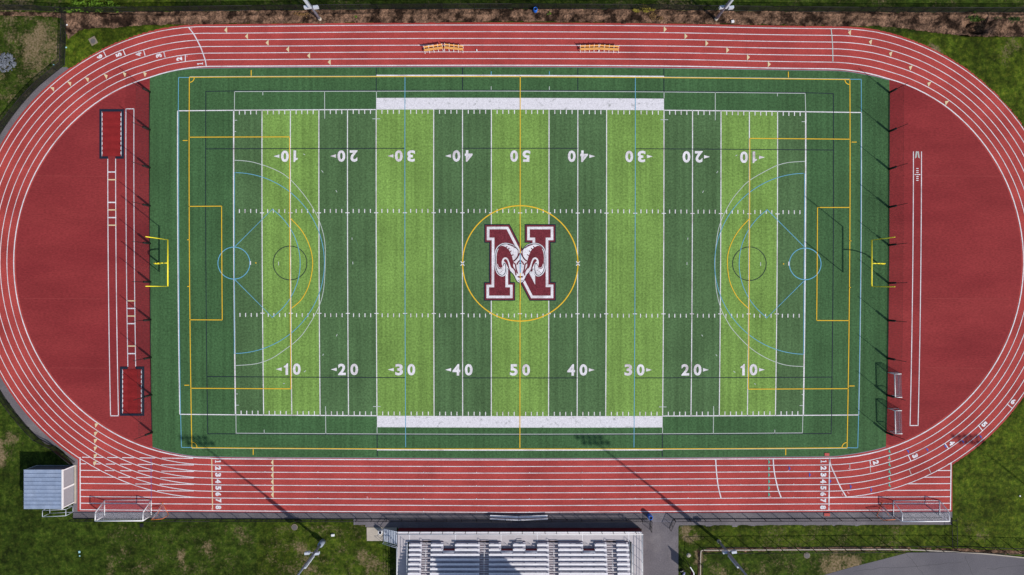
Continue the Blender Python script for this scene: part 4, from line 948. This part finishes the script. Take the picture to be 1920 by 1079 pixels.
for a, b in ais:
    x0, x1 = xat(a, 2), xat(b, 2); ai = bmesh.new()
    for i in range(NR):
        z = rowz(i)-.43; y = rowy(i)
        box(ai, x0+.01, x1-.01, y+.17, y+.48, z-.14, z-.10); box(ai, x0+.01, x1-.01, y-.16, y+.14, z-.05, z-.004)
    box(ai, x0+.01, x1-.01, rowy(0)+.30, rowy(0)+.62, DZ+.04, DZ+.10)
    st = bm_obj('stair', ai, M['deck'], bl_)
    ai = bmesh.new()
    for i in range(NR):
        z = rowz(i)-.43; y = rowy(i); box(ai, x0, x1, y+.485, y+.53, z-.16, z-.09); box(ai, x0, x1, y+.142, y+.168, z-.11, z-.003)
    bm_obj('nosing', ai, M['nosing'], st)
    xm = (x0+x1)/2; L = []
    for s in (0, 3, 6, 9):
        i0, i1 = s, min(s+2, NR-1); pa = (xm, rowy(i0)+.1, rowz(i0)+.45); pb = (xm, rowy(i1)-.1, rowz(i1)+.45)
        L += [[(xm, pa[1], pa[2]-.9), pa, pb, (xm, pb[1], pb[2]-.9)]]
    tubes('aisle_rail', L, .035, M['whitep'], bl_)
for n0, n1 in nots:
    x0, x1 = xat(n0, 2), xat(n1, 2); y = rowy(2)
    bm = bmesh.new(); box(bm, x0, x1, y+.56, y+.60, DZ-.02, rowz(2)-.44); bm_obj('notch_riser', bm, M['fascia'], bl_)
    zt = rowz(2)+.35; tubes('notch_rail', [[(x0+.05,y+.5,rowz(2)-.43),(x0+.05,y+.5,zt),(x1-.05,y+.5,zt),(x1-.05,y+.5,rowz(2)-.43)], [(x0+.05,y+.5,zt-.35),(x1-.05,y+.5,zt-.35)]], .03, M['steel_lt'], bl_)
zz_ = DZ+.22
bm = bmesh.new(); box(bm, xat(967.5, 2), xat(979.5, 2), rowy(0)+.17, rowy(0)+.50, DZ+.18, DZ+.24); box(bm, xat(968.5, 2), xat(978.5, 2), rowy(0)+.51, rowy(0)+.78, DZ+.04, DZ+.10); bm_obj('front_step', bm, M['deck'], bl_)
# guard rails
RZ = 2.72
bm = bmesh.new(); box(bm, XL, XR, yf-.16, yf-.02, DZ+.02, DZ+.2); bm_obj('toe_board', bm, M['alu'], bl_)
tubes('front_rail', [[(XL,yf-.03,RZ),(XR,yf-.03,RZ)]], .065, M['whitep'], bl_); tubes('front_rail', [[(XL,yf-.03,2.15),(XR,yf-.03,2.15)]], .03, M['alu'], bl_)
k = 0; x = XL
while x < XR: tubes('rail_post', [[(x,yf-.03,DZ),(x,yf-.03,RZ)]], .045, M['black'], bl_, 6); x += 1.78
def side_rail(x, y0, y1):
    tubes('side_rail', [[(x,y0,z),(x,y1,z)] for z in (RZ, 2.25, 1.85)], .035, M['whitep'], bl_)
    y = y0
    while y > y1: tubes('rail_post', [[(x,y,DZ),(x,y,RZ)]], .03, M['steel_lt'], bl_, 6); y -= 1.5
side_rail(XR-.05, yf-.05, yend); side_rail(XR2+.02, yb-.1, yend); side_rail(XL+.05, -2.3, yend); side_rail(XL2-.02, yb-.1, yend)
# end stairs
sx0 = BW(720,1000,0)[0]; bm = bmesh.new(); n = 8
for k in range(n):
    xx = sx0+(XL-sx0)*k/n; z = DZ*(k+1)/(n+1); box(bm, xx, xx+(XL-sx0)/n*.72, -2.05, -.12, z-.04, z)
bm_obj('end_step', bm, M['steel_lt'], bl_)
L = []
for y in (-.08, -2.1):
    L = [[(sx0,y,0),(sx0,y,1.1),(XL,y,RZ),(XL,y,DZ)], [(sx0,y,.6),(XL,y,2.15)], [(sx0,y,.05),(XL,y,DZ-.02)]]
    tubes('end_stair_rail', L, .035, M['steel_lt'], bl_)
for y in (-.08, -2.1): tubes('rail_extension', [[(sx0,y,1.1),(sx0-.5,y,1.1),(sx0-.5,y,0)]], .03, M['black'], bl_)
# supports under the stand
bm = bmesh.new()
for k in range(9):
    x = XL2+.3+(XR2-XL2-.6)*k/8
    tube(bm, (x,-1.0,0), (x,-1.0,DZ-.1), .07, n=6); tube(bm, (x,yend+.2,0), (x,yend+.2,rowz(NR-1)-.5), .07, n=6); tube(bm, (x,-1.0,DZ-.15), (x,yend+.2,rowz(NR-1)-.52), .07, n=6); tube(bm, (x,(yend-1)/2,0), (x,(yend-1)/2,2.3), .07, n=6)
bm_obj('support', bm, M['steel'], bl_)
# press box behind the stand (below the picture, its shade falls on the seats)
pb = empty('press_box', (2.2, -51.5, 0)); tag(pb, 'maroon press box on steel legs behind the bleacher', 'press box')
bm = bmesh.new(); box(bm, -5.3, 5.3, -2.4, 2.4, 5.6, 11.3); bm_obj('wall', bm, M['fascia'], pb)
bm = bmesh.new(); box(bm, -5.5, 5.5, -2.6, 2.6, 11.305, 11.5); bm_obj('roof', bm, M['steel'], pb)
for k in range(4):
    bm = bmesh.new(); box(bm, -4.9+k*2.5, -2.7+k*2.5, 2.405, 2.44, 7.6, 9.6); bm_obj('window', bm, M['pinside'], pb)
for x in (-5, 0, 5):
    for y in (-2.1, 2.1): bm = bmesh.new(); tube(bm, (x,y,0), (x,y,5.6), .12); bm_obj('leg', bm, M['steel'], pb)

# ------------------------------------------------------------------ pale kerb by the parking lot
def ribbon_box(name, pts, wd, h, m, parent=None):
    bm = bmesh.new(); P = [Vector(W(*p)) for p in pts]; L = []; 
    for i in range(len(P)):
        a, b = P[max(0,i-1)], P[min(len(P)-1,i+1)]; t = (b-a).normalized(); n_ = Vector((-t.y,t.x,0))*wd/2
        L.append([bm.verts.new(P[i]+n_+Vector((0,0,z))) if s else bm.verts.new(P[i]-n_+Vector((0,0,z))) for s, z in ((0,0),(1,0),(1,h),(0,h))])
    for A, B in zip(L, L[1:]):
        for k in range(4): bm.faces.new((A[k], A[(k+1) % 4], B[(k+1) % 4], B[k]))
    bm.faces.new(L[0]); bm.faces.new(L[-1][::-1]); return bm_obj(name, bm, m, parent)
tag(ribbon_box('kerb', spline([(1312,1110),(1313,1060),(1313.8,1036),(1318,1031.8),(1340,1031.5),(1500,1030.6),(1640,1030),(1700,1030.5),(1760,1033),(1830,1037),(1880,1041.5),(1960,1050)],4), .16, .16, M['concrete']), kind='structure')
def dmask(X, Y):
    px = X/S+960; py = 539.5-Y/S; e = yline([(1300,1031),(1500,1030),(1700,1029),(1960,1038)], px); j = 2.5*(fbm(X, Y, 1.2, 3, 44)-.5)
    hseg = (np.abs(py-e) < 4.2+j*1.5) & (px > 1305) & (px < 1950); v = (np.abs(px-1311.5) < 4.2+j) & (py > 1026) & (py < 1110)
    return (hseg | v) & ~((px > 1560) & (py > lot_edge(px)-1.0))
tag(height_sheet('dirt_strip', 28, 86, -49, -40, .12, dmask, lambda X, Y: .07+.05*(fbm(X, Y, .7, 3, 6)-.4), M['mulch']), kind='structure')

# ------------------------------------------------------------------ small things
def lump(name, px, py, r_, h_, m, label, cat, grp=None, n=10, flatk=1, seed=0, ax=1.0):
    rr = random.Random(seed); bm = bmesh.new(); bmesh.ops.create_icosphere(bm, subdivisions=2, radius=1)
    for v in bm.verts: k = 1+.16*(rr.random()-.5); v.co = Vector((v.co.x*r_*k*ax, v.co.y*r_*k, max(-.2, v.co.z)*h_*k))
    o = bm_obj(name, bm, m, None); c = W(px, py); o.location = (c[0], c[1], .02); return tag(o, label, cat, grp)
def manhole(px, py, label, sq=True):
    c = W(px, py); r = empty('manhole', (c[0], c[1], .05), .5); tag(r, label, 'manhole', 'manhole covers in the grass')
    bm = bmesh.new()
    if sq: box(bm, -.55, .55, -.60, .60, 0, .07)
    else: tube(bm, (0,0,0), (0,0,.07), .50, n=24)
    bm_obj('surround', bm, M['surround'], r); bm = bmesh.new(); tube(bm, (0,-.05,.07), (0,-.05,.10), .40, n=28); bm_obj('lid', bm, M['iron'], r)
manhole(175.3, 77.5, 'round iron manhole lid in a square concrete surround on green corner')
manhole(552.6, 988.5, 'round manhole on grass left of the sleeved light pole', False)
manhole(1512.5, 1041.3, 'round manhole on grass below the pale kerb', False)
lump('stone', 1291.4, 1041.4, .36, .18, M['concrete'], 'flat pale round stone in grass beside the wide path', 'stone', seed=3)
def sbox(name, px, py, sx, sy, h_, m, label, cat, rz=.15):
    bm = bmesh.new(); box(bm, -sx/2, sx/2, -sy/2, sy/2, 0, h_); bmesh.ops.bevel(bm, geom=bm.edges[:], offset=min(sx,sy,h_)*.12, segments=1, affect='EDGES')
    c = W(px, py); o = bm_obj(name, bm, M[m]); o.location = (c[0], c[1], .06); o.rotation_euler = (0,0,rz); return tag(o, label, cat)
sbox('utility_box', 624.6, 1003, .52, .36, .25, 'whitep', 'small white box on grass right of the sleeved light pole', 'utility box', .08)
sbox('drain_box', 266.3, 985, .55, .55, .12, 'black', 'small black square box on grass below the left soccer goal', 'drain box', 0)
sbox('white_block', 1373, 41.5, .46, .40, .25, 'whitep', 'small white block on mulch right of the top right light pole', 'block')
sbox('litter', 149.5, 1035, .28, .34, .06, 'cyan', 'larger pale cyan scrap on the lower left grass', 'litter')
sbox('litter', 150, 1042.3, .18, .20, .05, 'cyan', 'smaller pale cyan scrap on the lower left grass', 'litter')
sbox('litter', 126.5, 47.5, .2, .2, .12, 'whitep', 'white scrap at the foot of the left fence by the mulch', 'litter')
sbox('litter', 125, 89.8, .2, .2, .1, 'cyan', 'pale scrap on grass right of the straight left fence', 'litter')
sbox('litter', 101.5, 122, .18, .16, .1, 'cyan', 'pale scrap left of the bend in the low fence', 'litter')
sbox('litter', 894, 95, .16, .3, .12, 'whitep', 'tiny white scrap on the track right of the orange bench', 'litter')
sbox('litter', 1911.5, 930, .2, .2, .1, 'whitep', 'white scrap on the grass at the far right', 'litter')
sbox('timing_mat', 1550.2, 964.8, .95, .52, .05, 'orange_mat', 'red rectangular mat on asphalt below the end of the eight-lane start line', 'mat', 0)
sbox('timing_mat', 1550, 852.3, .75, .45, .05, 'orange_mat', 'red rectangular mat on turf above the eight-lane start line', 'mat', 0)
# rubble heap
bm = bmesh.new(); rr = random.Random(5)
for k in range(230):
    a = rr.random()*6.28; q = rr.random()**.5; x = 1.55*q*math.cos(a); y = 1.5*q*math.sin(a); s = .07+.13*rr.random(); z = .35*(1-q*q)+.03
    m_ = Matrix.Translation((x, y, z)) @ Matrix.Rotation(rr.random()*3, 4, 'Z') @ Matrix.Rotation(rr.random()*3, 4, 'X') @ Matrix.Diagonal((s*1.3, s, s*.8, 1))
    bmesh.ops.create_icosphere(bm, subdivisions=1, radius=1, matrix=m_)
o = bm_obj('rubble', bm, M['rock']); c = W(12, 118); o.location = (c[0], c[1], .02); tag(o, 'heap of grey and white stones in dry grass', 'rubble', kind='stuff')
# bushes: leaf clumps
def bush(px, py, rx, ry, h_, n, m, label, name='bush', cat='bush', seed=1, grp=None, ls=.10):
    c = W(px, py); r = empty(name, (c[0], c[1], 0)); tag(r, label, cat, grp); rr = random.Random(seed)
    bm = bmesh.new(); cl = [(rr.gauss(0,.5)*rx, rr.gauss(0,.5)*ry, (.35+.6*rr.random())*h_) for _ in range(max(3, n//60))]
    for k in range(n):
        x0, y0, z0 = rr.choice(cl); p = Vector((x0+rr.gauss(0,.18)*rx, y0+rr.gauss(0,.22)*ry, max(.05, z0+rr.gauss(0,.14)*h_)))
        d = Vector((rr.gauss(0,1), rr.gauss(0,1), rr.gauss(0,.5))).normalized(); e = d.orthogonal().normalized(); s = ls*(.6+.8*rr.random())
        vs = [bm.verts.new(p+v) for v in (-d*s, e*s*.5, d*s, -e*s*.5)]; bm.faces.new(vs)
    me = bpy.data.meshes.new('foliage'); bm.to_mesh(me); bm.free(); link('foliage', me, m, r)
    bm = bmesh.new()
    for q in cl: tube(bm, (q[0]*.2, q[1]*.2, 0), q, .025, .01, n=5)
    bm_obj('stem', bm, M['bark'], r)
bush(148, 16.5, 2.3, .9, 1.1, 900, M['leaf'], 'bright green leafy bush left by the top fence', seed=1, grp='bright green bushes', ls=.13)
bush(197, 15.5, 1.7, .9, 1.1, 700, M['leaf'], 'bright green leafy bush, the right of two by the top fence', seed=2, grp='bright green bushes', ls=.13)
bush(1205, 20.5, 1.5, .45, .5, 420, M['leaf2'], 'yellow-green weed tuft on the mulch by the top fence', 'weed', 'weed', 3, 'weeds on the mulch')
bush(1222, 33, 1.6, .7, .4, 420, mat('dry_weed', (.20,.12,.05), .8, .3, 3), 'dry brown weed patch on the mulch below the yellow tuft', 'weed', 'weed', 4, 'weeds on the mulch')
bush(1029, 26.5, .28, .25, .3, 60, M['leaf'], 'small green weed right of the top blue barrel', 'weed', 'weed', 5, 'weeds on the mulch')
bush(668, 31, .28, .22, .3, 60, M['leaf'], 'small green weed on mulch right of the top left light pole', 'weed', 'weed', 6, 'weeds on the mulch')
bush(568, 30, 1.3, .6, .35, 300, mat('dry_weed', (.22,.13,.05), .8, .3, 3), 'dry golden weed patch left of the top left light pole foot', 'weed', 'weed', 7, 'weeds on the mulch')
bush(1822, 37, 1.1, .9, .8, 300, mat('dark_leaf', (.05,.10,.01), .8, .3, 3), 'dark green shrub beside the hollow in the mulch', 'bush', 'bush', 8)
bush(1898, 38, 2.4, .7, .8, 500, mat('dark_leaf', (.03,.07,.008), .8, .3, 3), 'low dark shrub at the right edge of the mulch', 'bush', 'bush', 9)
bush(1836, 51, 1.5, 1.0, .3, 500, mat('hollow_shade', (.022,.014,.008), .9, .4, 3), 'near-black brush lying in the hollow of the mulch', 'added_brush', 'added_brush', 10)  # near-black clump added so the hollow reads as deeper shade
# sign and bags at the bottom, right of the wide path
c = W(1287, 1052); sg = empty('sign_board', (c[0], c[1], 0)); tag(sg, 'maroon two-panel sign board with white top edge beside wide path', 'sign')
A = Vector(W(1294.5,1064,2.85))-Vector(c); Bp = Vector(W(1301,1074.5,2.85))-Vector(c); Cp = Vector(W(1301.5,1090,2.85))-Vector(c)
for p in (A, Bp, Cp): tubes('post', [[(p.x,p.y,0),(p.x,p.y,2.8)]], .05, M['black'], sg)
for p, q in ((A, Bp), (Bp, Cp)):
    d = q-p; m_ = (p+q)/2; bm = bmesh.new(); obox(bm, (m_.x, m_.y), (d.x, d.y), d.length, .07, 1.1, 2.78); bm_obj('panel', bm, M['fascia'], sg)
    bm = bmesh.new(); obox(bm, (m_.x, m_.y), (d.x, d.y), d.length+.05, .14, 2.785, 2.87); bm_obj('cap', bm, M['whitep'], sg)
def bag(px, py, m, label, rz, seed):
    c = W(px, py); r = empty('duffel_bag', (c[0], c[1], 0), rz); tag(r, label, 'bag', 'bags on the grass by the sign board')
    bm = bmesh.new(); tube(bm, (-.34,0,.17), (.34,0,.17), .17, n=14); bmesh.ops.bevel(bm, geom=bm.edges[:], offset=.02, segments=1, affect='EDGES'); bm_obj('body', bm, M[m], r, True)
    tubes('strap', [[(-.2,.1,.3),(-.1,.05,.42),(.1,-.05,.42),(.2,-.1,.3)]], .03, M['whitep'], r)
bag(1277.5, 1070, 'pad', 'black bag with pale strap on grass edge of the wide path', .7, 1)
bag(1281.5, 1076, 'redbag', 'blue and white bag at the bottom by the wide path', 1.2, 2)
